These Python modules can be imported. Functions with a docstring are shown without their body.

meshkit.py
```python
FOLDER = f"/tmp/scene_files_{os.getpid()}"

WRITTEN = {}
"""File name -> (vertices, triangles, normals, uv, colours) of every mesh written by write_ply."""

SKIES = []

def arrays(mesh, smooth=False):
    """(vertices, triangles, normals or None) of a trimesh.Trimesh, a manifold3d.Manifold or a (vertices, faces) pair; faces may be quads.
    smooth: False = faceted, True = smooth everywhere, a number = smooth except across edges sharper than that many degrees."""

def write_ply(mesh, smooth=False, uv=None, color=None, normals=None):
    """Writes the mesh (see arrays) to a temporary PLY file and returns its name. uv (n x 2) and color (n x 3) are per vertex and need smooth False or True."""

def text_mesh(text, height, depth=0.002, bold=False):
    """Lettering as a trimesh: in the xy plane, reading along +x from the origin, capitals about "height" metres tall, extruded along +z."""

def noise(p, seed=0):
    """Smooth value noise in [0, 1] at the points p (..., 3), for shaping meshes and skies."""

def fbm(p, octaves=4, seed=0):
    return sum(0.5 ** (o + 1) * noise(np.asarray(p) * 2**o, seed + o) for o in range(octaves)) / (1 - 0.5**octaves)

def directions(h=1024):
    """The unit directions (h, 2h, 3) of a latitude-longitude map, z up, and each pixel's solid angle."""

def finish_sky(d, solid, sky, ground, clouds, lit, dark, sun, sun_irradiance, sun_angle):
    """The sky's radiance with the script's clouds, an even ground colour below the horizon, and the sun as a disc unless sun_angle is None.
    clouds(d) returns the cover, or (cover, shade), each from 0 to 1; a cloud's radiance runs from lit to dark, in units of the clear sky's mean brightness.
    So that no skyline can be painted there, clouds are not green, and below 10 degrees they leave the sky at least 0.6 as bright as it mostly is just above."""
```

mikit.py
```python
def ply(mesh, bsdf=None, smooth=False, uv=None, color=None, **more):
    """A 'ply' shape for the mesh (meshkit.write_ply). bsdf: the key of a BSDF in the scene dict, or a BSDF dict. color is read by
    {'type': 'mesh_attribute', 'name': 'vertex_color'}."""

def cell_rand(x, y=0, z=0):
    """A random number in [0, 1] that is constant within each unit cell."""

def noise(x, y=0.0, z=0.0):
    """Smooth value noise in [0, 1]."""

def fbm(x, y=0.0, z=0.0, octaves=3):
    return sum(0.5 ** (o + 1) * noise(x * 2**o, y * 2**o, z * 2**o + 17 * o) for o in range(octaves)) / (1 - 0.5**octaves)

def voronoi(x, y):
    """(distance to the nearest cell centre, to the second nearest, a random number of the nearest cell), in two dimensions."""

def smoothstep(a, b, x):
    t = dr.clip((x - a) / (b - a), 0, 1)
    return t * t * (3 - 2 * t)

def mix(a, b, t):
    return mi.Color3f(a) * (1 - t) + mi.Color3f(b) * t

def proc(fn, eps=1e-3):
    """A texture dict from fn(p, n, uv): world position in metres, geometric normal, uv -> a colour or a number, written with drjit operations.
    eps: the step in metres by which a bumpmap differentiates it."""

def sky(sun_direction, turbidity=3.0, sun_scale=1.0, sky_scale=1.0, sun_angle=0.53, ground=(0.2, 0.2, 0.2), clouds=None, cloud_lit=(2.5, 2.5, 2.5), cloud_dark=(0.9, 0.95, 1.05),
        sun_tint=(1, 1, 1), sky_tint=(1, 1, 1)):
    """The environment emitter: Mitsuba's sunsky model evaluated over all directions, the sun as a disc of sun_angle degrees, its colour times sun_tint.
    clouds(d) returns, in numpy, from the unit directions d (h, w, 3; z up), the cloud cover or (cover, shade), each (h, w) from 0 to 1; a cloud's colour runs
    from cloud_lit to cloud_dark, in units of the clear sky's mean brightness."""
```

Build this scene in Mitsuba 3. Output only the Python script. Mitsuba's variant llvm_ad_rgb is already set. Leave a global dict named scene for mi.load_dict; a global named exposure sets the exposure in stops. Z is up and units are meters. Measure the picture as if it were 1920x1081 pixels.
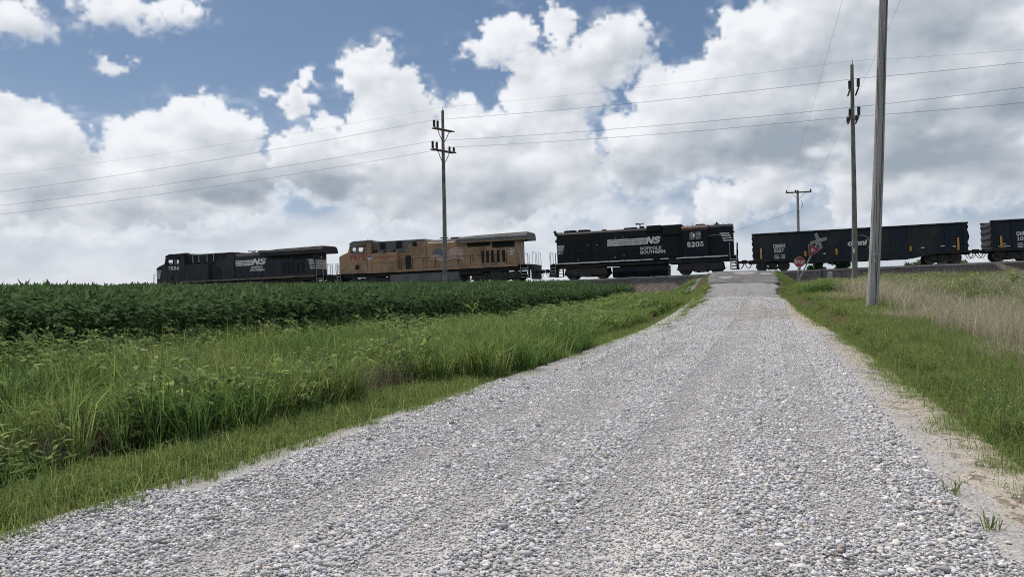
import math
import numpy as np
import trimesh
import drjit as dr
import mitsuba as mi
import mikit
import meshkit
from scipy.ndimage import gaussian_filter
from scipy.interpolate import PchipInterpolator
from scipy.spatial import cKDTree
from shapely.geometry import Polygon, Point, LineString
from shapely.ops import unary_union

T = mi.ScalarTransform4f
scene, labels = {}, {}
RNG = np.random.default_rng(11)

# ------------------------------------------------------------------ camera, sky, exposure
YAW, PITCH, ROLL = np.radians(17.8), np.radians(-0.21), np.radians(0.6)
EYE = np.array([0.0, 0.0, 1.6])
fwd = np.array([-np.sin(YAW) * np.cos(PITCH), np.cos(YAW) * np.cos(PITCH), np.sin(PITCH)])
right0 = np.array([np.cos(YAW), np.sin(YAW), 0.0])
up0 = np.cross(right0, fwd)
up = up0 * np.cos(ROLL) + right0 * np.sin(ROLL)
scene['camera'] = {'type': 'perspective', 'fov': float(2 * np.degrees(np.arctan(960 / 1500.0))), 'fov_axis': 'x', 'near_clip': 0.05, 'far_clip': 6000.0,
                   'to_world': T().look_at(origin=EYE.tolist(), target=(EYE + fwd * 10).tolist(), up=up.tolist())}
exposure = 1.3
SUN = np.array([np.sin(np.radians(-58)) * np.cos(np.radians(56)), np.cos(np.radians(-58)) * np.cos(np.radians(56)), np.sin(np.radians(56))])
SUN_SCALE, SUN_ANGLE, SKY_SCALE = 1.25, 4.0, 0.78

# cumulus heaps: azimuth and elevation in degrees (azimuth from the road's direction, clockwise), half width, half height
CLOUDS = [(-49.9, 9.79, 1.91, 1.94), (-47.7, 9.0, 2.0, 2.15), (-49.8, 11.2, .68, .65), (-48.5, 10.38, 1.26, .98), (-48.6, 6.38, 3.93, 2.95), (-39, 10.5, 2.32, 2.31), (-41, 10.06, 1.93, 1.58),
          (-37, 10.41, 2.04, 1.8), (-42.9, 9.62, 1.56, 1.38), (-38.1, 11.91, 1, .89), (-39.9, 11.47, .98, .71), (-43.8, 10.4, .77, .69), (-40.4, 7.35, 4.87, 3.17), (-44.5, 6.2, 3.65, 2.73), (-36, 7.1, 2.06, 2.17),
          (-33.5, 9.47, 1.06, 1.03), (-32.5, 8.6, 1.78, 1.48), (-30.5, 10.43, 1.02, 1.04), (-31.1, 8.26, 3.25, 2.23), (-27.1, 15.8, 1.04, 1.21), (-28.8, 15.13, .95, .9), (-28, 14.03, 1.66, 1.5), (-25.8, 13.36, 1.87, 1.7),
          (-24.5, 12.3, 1.5, 1.52), (-27.1, 11.92, 2.23, 2.26), (-26.1, 10.49, 2.99, 2.27), (-21.3, 12.3, 1.14, .84), (-21.9, 10.85, 1.52, 1.52), (-19.8, 11.01, 1.53, 1.34), (-18.3, 11.35, 1.53, 1.15),
          (-17.1, 13.68, 1.15, 1.34), (-16.3, 14.72, 1.53, 1.72), (-18.4, 17.22, 1.83, 1.45), (-19.5, 16.54, 1.34, .76), (-16.8, 17.7, 1.15, .95), (-14.2, 17.96, .84, 1.33), (-10.1, 16.57, 2.18, 1.82),
          (-13.1, 14.97, 3.04, 1.71), (-14.1, 13.23, 3.04, 1.91), (-15.6, 11.84, 2.29, 1.91), (-24.5, 7.55, 4.9, 3.41), (-19.9, 7.5, 5.72, 3.43), (-14.9, 8.14, 3.81, 3.05), (-14.1, 10.7, 1.9, 1.53), (-1.3, 16.9, 1.59, 1.83),
          (-1.9, 14.76, 2.13, 2.21), (-4.4, 13.42, 2.54, 1.49), (-7.7, 13.29, 1.85, 1.51), (2.2, 14.85, 4.4, 3.95), (8.6, 13.41, 6.14, 5.14), (13, 12.16, 3.96, 4.93), (-4.8, 10.98, 5.45, 3.35), (.5, 10.25, 5.87, 3.63),
          (-8.5, 9.38, 2.79, 3.02), (7, 8.32, 4.1, 3.82), (12.1, 7.83, 4.31, 2.98), (9.3, 18.3, 9.12, 4.77), (-.6, 6.24, 2.97, 1.17), (-3.1, 5.46, 1.79, 1.48), (1.4, 6.3, 1.02, .9), (5.1, 5.55, 1.3, 1.41),
          (13.8, 5.9, 1.67, .81), (-6.8, 4.14, .74, .83), (-32.4, 12.33, .93, .96), (-32.5, 13.55, .5, .66), (-31.8, 14.09, .36, .44), (-43.9, 14.25, .61, .27), (-34, 13.14, .42, .26), (-49.4, 16.25, 1.65, .97),
          (-48.6, 15.46, .61, .39), (-44.5, 17.42, 1.81, .75), (-42.7, 17.42, 1.87, .76), (-40.4, 17.87, 1.45, .63)]
# where the heaps are thick and their undersides grey
GREY = [(-37.4, 6.4, 4.6, 2.0, .7), (-29.7, 7.0, 5.7, 2.0, .6), (-18, 6.9, 4.96, 1.9, .55), (-9.3, 7.94, 2.3, 1.9, .5), (2.2, 9.4, 7.2, 2.5, 1.0), (9.2, 8.2, 6.9, 2.3, .9), (8.5, 14.9, 8, 3, .6),
        (13, 10.6, 4.6, 2.3, .7), (-48.6, 7.3, 2.7, 1.5, .5), (-10.4, 15.2, 2.3, 1.0, .4), (-18.7, 10, 1.9, 1.1, .3), (-13.5, 12.6, 2.2, 1.0, .35)]


def cloud_field(d):
    """Cover and shade of the cloudy summer sky for the unit directions d (h, w, 3)."""
    az = np.degrees(np.arctan2(d[..., 0], d[..., 1]))
    el = np.degrees(np.arcsin(np.clip(d[..., 2], -1, 1)))
    rg = np.random.default_rng(5)
    trees = []
    for step in (1.7, 0.85, 0.42):
        ax, ey = np.meshgrid(np.arange(-70, 36, step), np.arange(-4, 28, step))
        pts = np.stack([ax.ravel(), ey.ravel()], 1) + rg.uniform(-.5, .5, (ax.size, 2)) * step
        trees.append((step, cKDTree(pts)))

    def density(a, e):
        p = np.stack([a * .55, e * .75, a * 0 + 3.3], -1)
        wa = a + (meshkit.fbm(p, 4, 1) - .5) * 2.4 + (meshkit.fbm(p * 3, 4, 11) - .5) * 1.25
        we = e + (meshkit.fbm(p, 4, 2) - .5) * 2.0 + (meshkit.fbm(p * 3, 4, 12) - .5) * 1.0
        b = np.full(a.shape, -9.0)
        for ca, ce, rx, ry in CLOUDS:
            r = np.sqrt(((wa - ca) / rx) ** 2 + ((we - ce) / ry) ** 2)
            v = (1 - r) * min(rx, ry) ** .6
            b = np.maximum(b, v) + .05 * np.exp(-6 * np.abs(b - v)) * (v > -.3)
        puff = 0
        q = np.stack([wa, we], -1).reshape(-1, 2)
        for (step, t), w in zip(trees, (.40, .26, .2)):
            f1 = t.query(q)[0].reshape(a.shape) / step
            puff = puff + w * (.55 - f1)
        return b, puff + (meshkit.fbm(p * 5, 3, 7) - .5) * .25

    # far and wide: a broken cumulus field like the part in view
    p3 = d * np.array([4.0, 4.0, 7.0])
    g = meshkit.fbm(p3 + 11, 6, 3)
    cover = mikit_np_step(.42, .54, g)
    shade = .08 + .5 * mikit_np_step(.52, .74, g)
    rows, cols_ = np.nonzero(el[:, 0] < 24)[0], np.nonzero((az[0] > -58) & (az[0] < 25))[0]
    near = (slice(rows[0], rows[-1] + 1), slice(cols_[0], cols_[-1] + 1))
    a, e = az[near], el[near]
    b, pf = density(a, e)
    b2, pf2 = density(a - .45, e + .6)
    under = np.clip((gaussian_filter(b2, 4) - gaussian_filter(b, 4)) * 2.2, 0, 1)
    D = b + pf * 1.1
    fine = meshkit.fbm(np.stack([a * 2.6, e * 3.4, a * 0 + 2], -1), 4, 41) - .5
    soft = .32 * meshkit.noise(np.stack([a * .35, e * .5, a * 0 + 1], -1), 43)
    c = mikit_np_step(-.06 - .55 * under - .3 * soft, .13 + .45 * under + .45 * soft, D + fine * (.35 + .5 * soft))
    wisp = meshkit.fbm(np.stack([a * .8, e * 1.6, a * 0 + 5], -1), 5, 17)
    c = c * (1 - .5 * under * mikit_np_step(.45, .7, wisp) * (1 - mikit_np_step(.3, .9, D)))
    halo = .28 * mikit_np_step(-.9, .1, D) * mikit_np_step(.46, .72, wisp + fine * .3)
    c = c + (1 - c) * halo
    # haze bank of far, softly seen clouds low over the horizon
    left = mikit_np_step(2, -16, a)
    lowp = np.stack([a * .22, e * .5, a * 0], -1)
    low = mikit_np_step(.34, .66, meshkit.fbm(lowp, 5, 21) + (1 - mikit_np_step(.5, 6.0, e)) * .22 + .16 * left - .10)
    lowc = low * (1 - mikit_np_step(5.0, 9.5, e)) * (.52 + .14 * left)
    lowc = lowc + (1 - lowc) * (.03 + .36 * (1 - mikit_np_step(1, 15, e)))
    lowt = meshkit.fbm(np.stack([a * .35, e * .8, a * 0 + 9], -1), 5, 31)
    macro = gaussian_filter(b2, 5) - gaussian_filter(b, 5)
    micro = gaussian_filter(pf2 - pf, 1.0)
    crown = 1 - mikit_np_step(.0, 1.1, D)
    s = .22 + .85 * np.clip(macro, -.25, .6) + np.clip(micro, -.3, .35) * (.40 + .45 * crown) + .14 * mikit_np_step(.2, 1.6, b)
    gr = 0
    for ca, ce, rx, ry, k in GREY:
        gr = np.maximum(gr, k * np.exp(-((a - ca) / rx) ** 2 - ((e - ce) / ry) ** 2 * np.where(e < ce, 1.6, 1.0)))
    gr = 1.08 * gr * mikit_np_step(.1, .9, gaussian_filter(b, 3) + (lowt - .45) * 2.5)
    s = np.clip(s * (1 - .5 * gr) + .78 * gr + (lowt - .5) * .6 + fine * .12, 0, 1)
    s = s * mikit_np_step(-.1, .3, D)
    cov = c + (1 - c) * lowc
    sh = (c * s + (1 - c) * lowc * (.10 + .75 * np.clip(lowt - .3, 0, 1))) / np.maximum(cov, 1e-6)
    edge = np.clip(np.minimum(np.minimum(a + 58, 25 - a) / 6, (24 - e) / 4), 0, 1)
    cover[near] = cover[near] * (1 - edge) + cov * edge
    shade[near] = shade[near] * (1 - edge) + sh * edge
    return cover, shade


def mikit_np_step(a, b, x):
    t = np.clip((np.asarray(x) - a) / (b - a), 0, 1)
    return t * t * (3 - 2 * t)


scene['sky'] = mikit.sky(SUN.tolist(), turbidity=3.0, sun_scale=SUN_SCALE, sky_scale=SKY_SCALE, sun_angle=SUN_ANGLE, ground=(.12, .15, .08), clouds=cloud_field,
                         sun_tint=(.95, 1.0, 1.1), cloud_lit=(4.9, 5.0, 5.2), cloud_dark=(1.7, 2.0, 2.36), sky_tint=(1.02, 1.04, 1.14))

# ------------------------------------------------------------------ materials
V3 = lambda p, k: (p.x * k, p.y * k, p.z * k)
vc = {'type': 'mesh_attribute', 'name': 'vertex_color'}


def rgb(*c):
    return {'type': 'rgb', 'value': list(map(float, c))}


def pr(color, rough=.5, metallic=0.0, **k):
    col = color if isinstance(color, dict) else rgb(*color)
    return {'type': 'twosided', 'bsdf': {'type': 'principled', 'base_color': col, 'roughness': rough, 'metallic': metallic, **k}}


def grime(base, dirt, amount=.5, scale=1.3, fine=.25):
    """Paint with irregular patches and streaks of real dirt."""
    def fn(p, n, uv):
        a = mikit.fbm(p.x * scale, p.y * scale, p.z * scale * .35, 3)
        b = mikit.noise(p.x * 9, p.y * 9, p.z * 2.2)
        t = mikit.smoothstep(.42, .8, a + (b - .5) * fine) * amount
        return mikit.mix(base, dirt, t)
    return mikit.proc(fn)


M = lambda key, d: scene.__setitem__('m_' + key, d)
M('black_paint', pr(grime((.0068, .0115, .0180), (.020, .023, .027), .5), .62, specular=.22))
M('dusty_black', pr(grime((.036, .040, .050), (.068, .065, .063), .6), .65, specular=.2))
M('yellow_paint', pr(grime((.37, .238, .148), (.19, .125, .09), .9, 1.1), .5, specular=.3))
M('dusty_roof', pr(grime((.032, .034, .040), (.055, .052, .05), .6), .85, specular=.15))
M('grey_paint', pr(grime((.15, .15, .155), (.09, .085, .08), .6), .85, specular=.15))
M('dark_steel', pr(grime((.016, .016, .018), (.035, .028, .022), .6, 2.0), .6, specular=.3))
M('truck_steel', pr(grime((.030, .030, .033), (.062, .055, .048), .7, 2.0), .6, specular=.3))
M('wheel_steel', pr(grime((.05, .045, .042), (.09, .06, .045), .6, 3.0), .5))
M('gondola_blue', pr(grime((.0115, .021, .034), (.042, .036, .034), .75, 1.0), .6, specular=.25))
M('gondola_dark', pr(grime((.012, .016, .022), (.035, .030, .026), .7, 1.5), .55, specular=.3))
M('white_print', pr(grime((.72, .72, .70), (.30, .29, .27), .5, 3.0), .5))
M('red_print', pr((.38, .045, .04), .5))
M('flag_red', pr(grime((.36, .07, .06), (.25, .12, .07), .5, 3.0), .55))
M('flag_white', pr(grime((.62, .60, .55), (.35, .25, .15), .5, 3.0), .55))
M('flag_blue', pr(grime((.05, .065, .12), (.12, .10, .08), .5, 3.0), .55))
M('blue_print', pr((.05, .10, .32), .5))
M('amber_tape', pr((.55, .27, .05), .4))
M('rust_roof', pr(grime((.085, .045, .036), (.05, .035, .03), .7, 2.5), .7))
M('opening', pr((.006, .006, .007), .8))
M('bare_sill', pr(grime((.16, .13, .11), (.06, .05, .045), .7, 2.0), .6))
M('light_metal', pr((.35, .35, .34), .45))
M('rail_steel', pr((.35, .32, .30), .3, .85))
M('glass', {'type': 'thindielectric', 'int_ior': 1.5})
M('lens', pr((.7, .7, .65), .15))
M('stop_red', pr(grime((.30, .018, .025), (.22, .03, .03), .5, 6), .4))
M('sign_white', pr(grime((.72, .70, .69), (.45, .42, .40), .6, 5), .45))
M('sign_grey', pr(grime((.32, .32, .325), (.2, .2, .195), .6, 5), .5))
M('yield_red', pr(grime((.20, .016, .028), (.14, .018, .026), .5, 6), .4))
M('yield_pink', pr(grime((.62, .36, .38), (.5, .33, .34), .5, 6), .45))
M('black_print', pr((.07, .07, .07), .5))
M('galvanised', pr(grime((.34, .35, .36), (.2, .2, .2), .5, 4), .45, .4))
M('insulator', pr((.018, .016, .018), .35))
M('wire', pr((.045, .045, .05), .5, .3))


def wood_color(p, n, uv):
    g = mikit.noise(p.x * 55, p.y * 55, p.z * 1.1)
    g2 = mikit.noise(p.x * 140, p.y * 140, p.z * 2.5)
    k = mikit.smoothstep(.55, .8, mikit.noise(p.x * 38 + 5, p.y * 38, p.z * .45))
    c = mikit.mix((.40, .395, .39), (.22, .215, .21), g * .6 + g2 * .4)
    return c * (1 - .62 * k)


def wood_bump(p, n, uv):
    return mikit.noise(p.x * 55, p.y * 55, p.z * 1.1) * .6 + mikit.smoothstep(.55, .8, mikit.noise(p.x * 38 + 5, p.y * 38, p.z * .45)) * -.8


M('weathered_wood', {'type': 'twosided', 'bsdf': {'type': 'bumpmap', 'arbitrary': mikit.proc(wood_bump, 2e-3), 'scale': .008,
                     'bsdf': {'type': 'principled', 'base_color': mikit.proc(wood_color), 'roughness': .85, 'specular': .2}}})
M('grey_wood', pr(grime((.20, .19, .18), (.11, .10, .095), .8, 5), .9, specular=.15))
M('dark_wood', pr(grime((.15, .135, .125), (.085, .075, .07), .8, 4), .85, specular=.2))


def ground_color(p, n, uv):
    a = mikit.fbm(p.x * .35, p.y * .35, 0, 3)
    b = mikit.fbm(p.x * 6, p.y * 6, 0, 3)
    far = mikit.smoothstep(75, 130, dr.sqrt(p.x * p.x + p.y * p.y))
    c = mikit.mix((.055, .058, .028), (.085, .07, .045), mikit.smoothstep(.35, .7, b))
    c = mikit.mix(c, (.05, .085, .03), mikit.smoothstep(.4, .65, a) * .5)
    return mikit.mix(c, (.055, .095, .036), far)


M('soil', {'type': 'twosided', 'bsdf': {'type': 'diffuse', 'reflectance': mikit.proc(ground_color)}})


def track_mask(x, y):
    """1 where wheels have pressed the road to fine dust, 0 in the loose windrows between."""
    w = x + (mikit.noise(y * .16, 3.3) - .5) * .5
    f = lambda c, s: dr.exp(-dr.square((w - c) / s))
    return dr.clip(f(-2.75, .32) + f(-.75, .34) + .7 * f(-1.9, .2) + .55 * f(.45, .25), 0, 1)


def road_color(p, n, uv):
    v1, v2, r = mikit.voronoi(p.x * 42, p.y * 42)
    u1, u2, r2 = mikit.voronoi(p.x * 85 + 7, p.y * 85)
    patch = mikit.fbm(p.x * 1.1, p.y * .5, 0, 4)
    tm = dr.clip(track_mask(p.x, p.y) + (patch - .5) * 1.1, 0, 1)
    stone = mikit.mix((.25, .255, .27), (.52, .53, .55), r)
    stone = mikit.mix(stone, mikit.mix((.25, .25, .25), (.55, .54, .52), r2), .4)
    dust = mikit.mix((.46, .46, .462), (.57, .57, .57), mikit.fbm(p.x * 16, p.y * 16, 0, 3))
    c = mikit.mix(stone, dust, mikit.smoothstep(.25, .85, tm) * .75)
    # a brown worn patch below the crossing
    wp = dr.square((p.x + .6) / 1.5) + dr.square((p.y - 34.5) / 5.5)
    c = mikit.mix(c, mikit.mix((.33, .30, .265), (.42, .39, .35), mikit.fbm(p.x * 9, p.y * 9, 4, 3)), mikit.smoothstep(1.1, .5, wp + (mikit.fbm(p.x * 1.5, p.y * 1.5, 6, 3) - .5) * 1.2) * .9)
    # bare tan dirt on the right shoulder
    edge = uv.x
    dirt = mikit.smoothstep(-.38, -.12, edge + (mikit.fbm(p.x * 2.3, p.y * 1.4, 5, 3) - .5) * .7)
    tan = mikit.mix((.34, .315, .275), (.46, .435, .39), mikit.fbm(p.x * 11, p.y * 11, 2, 4))
    tan = mikit.mix(tan, (.22, .19, .15), mikit.smoothstep(.6, .72, mikit.fbm(p.x * 7, p.y * 7, 8, 3)))
    return mikit.mix(c, tan, dirt)


def road_bump(p, n, uv):
    v1, v2, r = mikit.voronoi(p.x * 42, p.y * 42)
    tm = track_mask(p.x, p.y)
    return (1 - dr.clip(v1, 0, 1)) * (.35 + .65 * r) * (1.15 - .75 * tm) + mikit.fbm(p.x * 60, p.y * 60, 0, 2) * .25


M('gravel_bed', {'type': 'twosided', 'bsdf': {'type': 'bumpmap', 'arbitrary': mikit.proc(road_bump, 2e-3), 'scale': .016,
                 'bsdf': {'type': 'diffuse', 'reflectance': mikit.proc(road_color)}}})
M('stone', {'type': 'principled', 'base_color': vc, 'roughness': .8, 'specular': .25})


def asphalt_color(p, n, uv):
    a = mikit.fbm(p.x * 1.4, p.y * .6, 0, 4)
    b = mikit.noise(p.x * 40, p.y * 40)
    k = mikit.smoothstep(.5, .62, mikit.fbm(p.x * .9 + 4, p.y * .8, 3, 4))
    c = mikit.mix((.085, .089, .096), (.125, .129, .136), a) * (.85 + .3 * b)
    c = mikit.mix(c, (.075, .076, .08), k * .55)
    crack = mikit.smoothstep(.035, .0, dr.abs(mikit.fbm(p.x * .8, p.y * .8, 9, 4) - .5) * (1.0)) * .5
    return c * (1 - crack)


def apron_color(p, n, uv):
    a = mikit.fbm(p.x * 1.8, p.y * .5, 3, 4)
    b = mikit.noise(p.x * 40, p.y * 40)
    c = mikit.mix((.145, .150, .158), (.19, .194, .20), a) * (.87 + .26 * b)
    st = mikit.smoothstep(.56, .7, mikit.fbm(p.x * 2.2, p.y * .35, 6, 3))
    return mikit.mix(c, (.125, .126, .13), st * .6)


M('asphalt', pr(mikit.proc(asphalt_color), .8, specular=.25))
M('apron', pr(mikit.proc(apron_color), .8, specular=.25))
M('patch_asphalt', pr(grime((.19, .19, .19), (.12, .12, .12), .7, 2.0), .85))
M('tar_seam', pr((.06, .06, .062), .7))


def ballast_color(p, n, uv):
    v1, v2, r = mikit.voronoi(p.x * 14, p.y * 14 + p.z * 14)
    c = mikit.mix((.055, .05, .05), (.17, .155, .15), r)
    big = mikit.fbm(p.x * .5, p.z * 2, 1, 3)
    return mikit.mix(c, (.10, .075, .06), mikit.smoothstep(.45, .7, big) * .5)


M('ballast', {'type': 'twosided', 'bsdf': {'type': 'diffuse', 'reflectance': mikit.proc(ballast_color)}})
M('leaf', {'type': 'principledthin', 'base_color': vc, 'roughness': .55, 'diff_trans': 1.0, 'spec_trans': 0.0, 'eta': 1.4})
M('soy_leaf', {'type': 'principledthin', 'base_color': vc, 'roughness': .5, 'diff_trans': .8, 'spec_trans': 0.0, 'eta': 1.4})
M('petal', {'type': 'principledthin', 'base_color': rgb(.75, .75, .70), 'roughness': .7, 'diff_trans': .6, 'spec_trans': 0.0, 'eta': 1.3})
M('stem', pr((.10, .14, .05), .7))
M('bark', pr(grime((.10, .08, .065), (.05, .042, .035), .8, 3), .9))

# ------------------------------------------------------------------ helpers


def fresh(key):
    if key not in scene and key not in labels:
        return key
    k = 1
    while f'{key}_{k:03d}' in scene or f'{key}_{k:03d}' in labels:
        k += 1
    return f'{key}_{k:03d}'


def label(key, text, category=None, group=None, kind=None):
    labels[key] = {'label': text}
    if category:
        labels[key]['category'] = category
    if group:
        labels[key]['group'] = group
    if kind:
        labels[key]['kind'] = kind
    return key


def cat(ms):
    ms = [m for m in (ms if isinstance(ms, (list, tuple)) else [ms])]
    return ms[0] if len(ms) == 1 else trimesh.util.concatenate(ms)


def add(key, mesh, mat, smooth=False, to_world=None, color=None):
    key = fresh(key)
    more = {} if to_world is None else {'to_world': to_world}
    scene[key] = mikit.ply(cat(mesh), 'm_' + mat, smooth=smooth, color=color, **more)
    return key


def bx(x0, x1, y0, y1, z0, z1):
    m = trimesh.creation.box((abs(x1 - x0), abs(y1 - y0), abs(z1 - z0)))
    m.apply_translation(((x0 + x1) / 2, (y0 + y1) / 2, (z0 + z1) / 2))
    return m


def cbx(x0, x1, y0, y1, z0, z1, c=.03):
    """A box with its edges chamfered."""
    x0, x1, y0, y1, z0, z1 = min(x0, x1), max(x0, x1), min(y0, y1), max(y0, y1), min(z0, z1), max(z0, z1)
    pts = []
    for x, sx in ((x0, 1), (x1, -1)):
        for y, sy in ((y0, 1), (y1, -1)):
            for z, sz in ((z0, 1), (z1, -1)):
                pts += [(x + sx * c, y + sy * c, z), (x + sx * c, y, z + sz * c), (x, y + sy * c, z + sz * c)]
    return trimesh.convex.convex_hull(np.array(pts))


def prism(poly, y0, y1):
    """(x, z) polygon extruded across y."""
    m = trimesh.creation.extrude_polygon(Polygon(poly), abs(y1 - y0), engine='earcut')
    v = m.vertices.copy()
    m = trimesh.Trimesh(np.stack([v[:, 0], min(y0, y1) + v[:, 2], v[:, 1]], 1), m.faces[:, ::-1], process=False)
    return m


def prism_x(poly, x0, x1):
    """(y, z) polygon extruded along x."""
    m = trimesh.creation.extrude_polygon(Polygon(poly), abs(x1 - x0), engine='earcut')
    v = m.vertices.copy()
    return trimesh.Trimesh(np.stack([min(x0, x1) + v[:, 2], v[:, 0], v[:, 1]], 1), m.faces, process=False)


def tube(pts, r, n=7):
    """A round bar through the points; r is one radius or one per point."""
    pts = np.asarray(pts, float)
    rs = np.broadcast_to(np.asarray(r, float), len(pts))
    tan = np.gradient(pts, axis=0)
    tan /= np.linalg.norm(tan, axis=1, keepdims=True)
    ref = np.array([0, 0, 1.0]) if abs(tan[0][2]) < .9 else np.array([1.0, 0, 0])
    a = np.cross(tan, ref)
    a /= np.linalg.norm(a, axis=1, keepdims=True)
    b = np.cross(tan, a)
    t = np.arange(n) / n * 2 * np.pi
    v = (pts[:, None] + rs[:, None, None] * (np.cos(t)[None, :, None] * a[:, None] + np.sin(t)[None, :, None] * b[:, None])).reshape(-1, 3)
    f = []
    for i in range(len(pts) - 1):
        for k in range(n):
            p, q = i * n + k, i * n + (k + 1) % n
            f += [(p, p + n, q), (q, p + n, q + n)]
    v = np.vstack([v, pts[0], pts[-1]])
    s, e = len(v) - 2, len(v) - 1
    m0 = (len(pts) - 1) * n
    for k in range(n):
        f += [(s, k, (k + 1) % n), (e, m0 + (k + 1) % n, m0 + k)]
    m = trimesh.Trimesh(v, np.array(f), process=False)
    if m.volume < 0:
        m.invert()
    return m


def disc_y(x, z, r, y0, y1, n=24):
    """A cylinder whose axis runs across (along y)."""
    m = trimesh.creation.cylinder(r, abs(y1 - y0), sections=n)
    m.apply_transform(trimesh.transformations.rotation_matrix(np.pi / 2, [1, 0, 0]))
    m.apply_translation((x, (y0 + y1) / 2, z))
    return m


def disc_z(x, y, z0, z1, r, n=24):
    m = trimesh.creation.cylinder(r, abs(z1 - z0), sections=n)
    m.apply_translation((x, y, (z0 + z1) / 2))
    return m


def flat_y(shape, y, depth=.006):
    """A shapely shape in (x, z) as thin print on a side that faces -y."""
    out = []
    for g in getattr(shape, 'geoms', [shape]):
        if g.area > 1e-6:
            m = trimesh.creation.extrude_polygon(g, depth, engine='earcut')
            v = m.vertices
            out.append(trimesh.Trimesh(np.stack([v[:, 0], y - v[:, 2], v[:, 1]], 1), m.faces, process=False))
    return cat(out)


def text_y(text, x0, x1, z0, z1, y, bold=True, slant=0.0, depth=.006, heavy=0.0):
    """Lettering on a side that faces -y, fitted between x0..x1 and z0..z1."""
    m = meshkit.text_mesh(text, 1.0, 1.0, bold)
    v = m.vertices.copy()
    v[:, 0] += slant * v[:, 1]
    lo, hi = v.min(0), v.max(0)
    v = (v - lo) / (hi - lo)
    w = np.stack([x0 + v[:, 0] * (x1 - x0), y - v[:, 2] * depth, z0 + v[:, 1] * (z1 - z0)], 1)
    out = trimesh.Trimesh(w, m.faces, process=False)
    if not heavy:
        return out
    d = heavy * (z1 - z0)
    more = []
    for k, (a, b) in enumerate(((d, 0), (-d, 0), (0, d), (0, -d))):
        c = out.copy()
        c.apply_translation((a, -.0012 * (k + 1), b))
        more.append(c)
    return cat([out] + more)


def difference(a, cuts):
    return trimesh.boolean.difference([a] + cuts, engine='manifold')


# ------------------------------------------------------------------ terrain
TRACK_Y = 71.5
GRADE = .0294
RAIL0 = 2.56
rail_z = lambda x: RAIL0 + GRADE * np.asarray(x, float)
S = mikit_np_step


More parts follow.
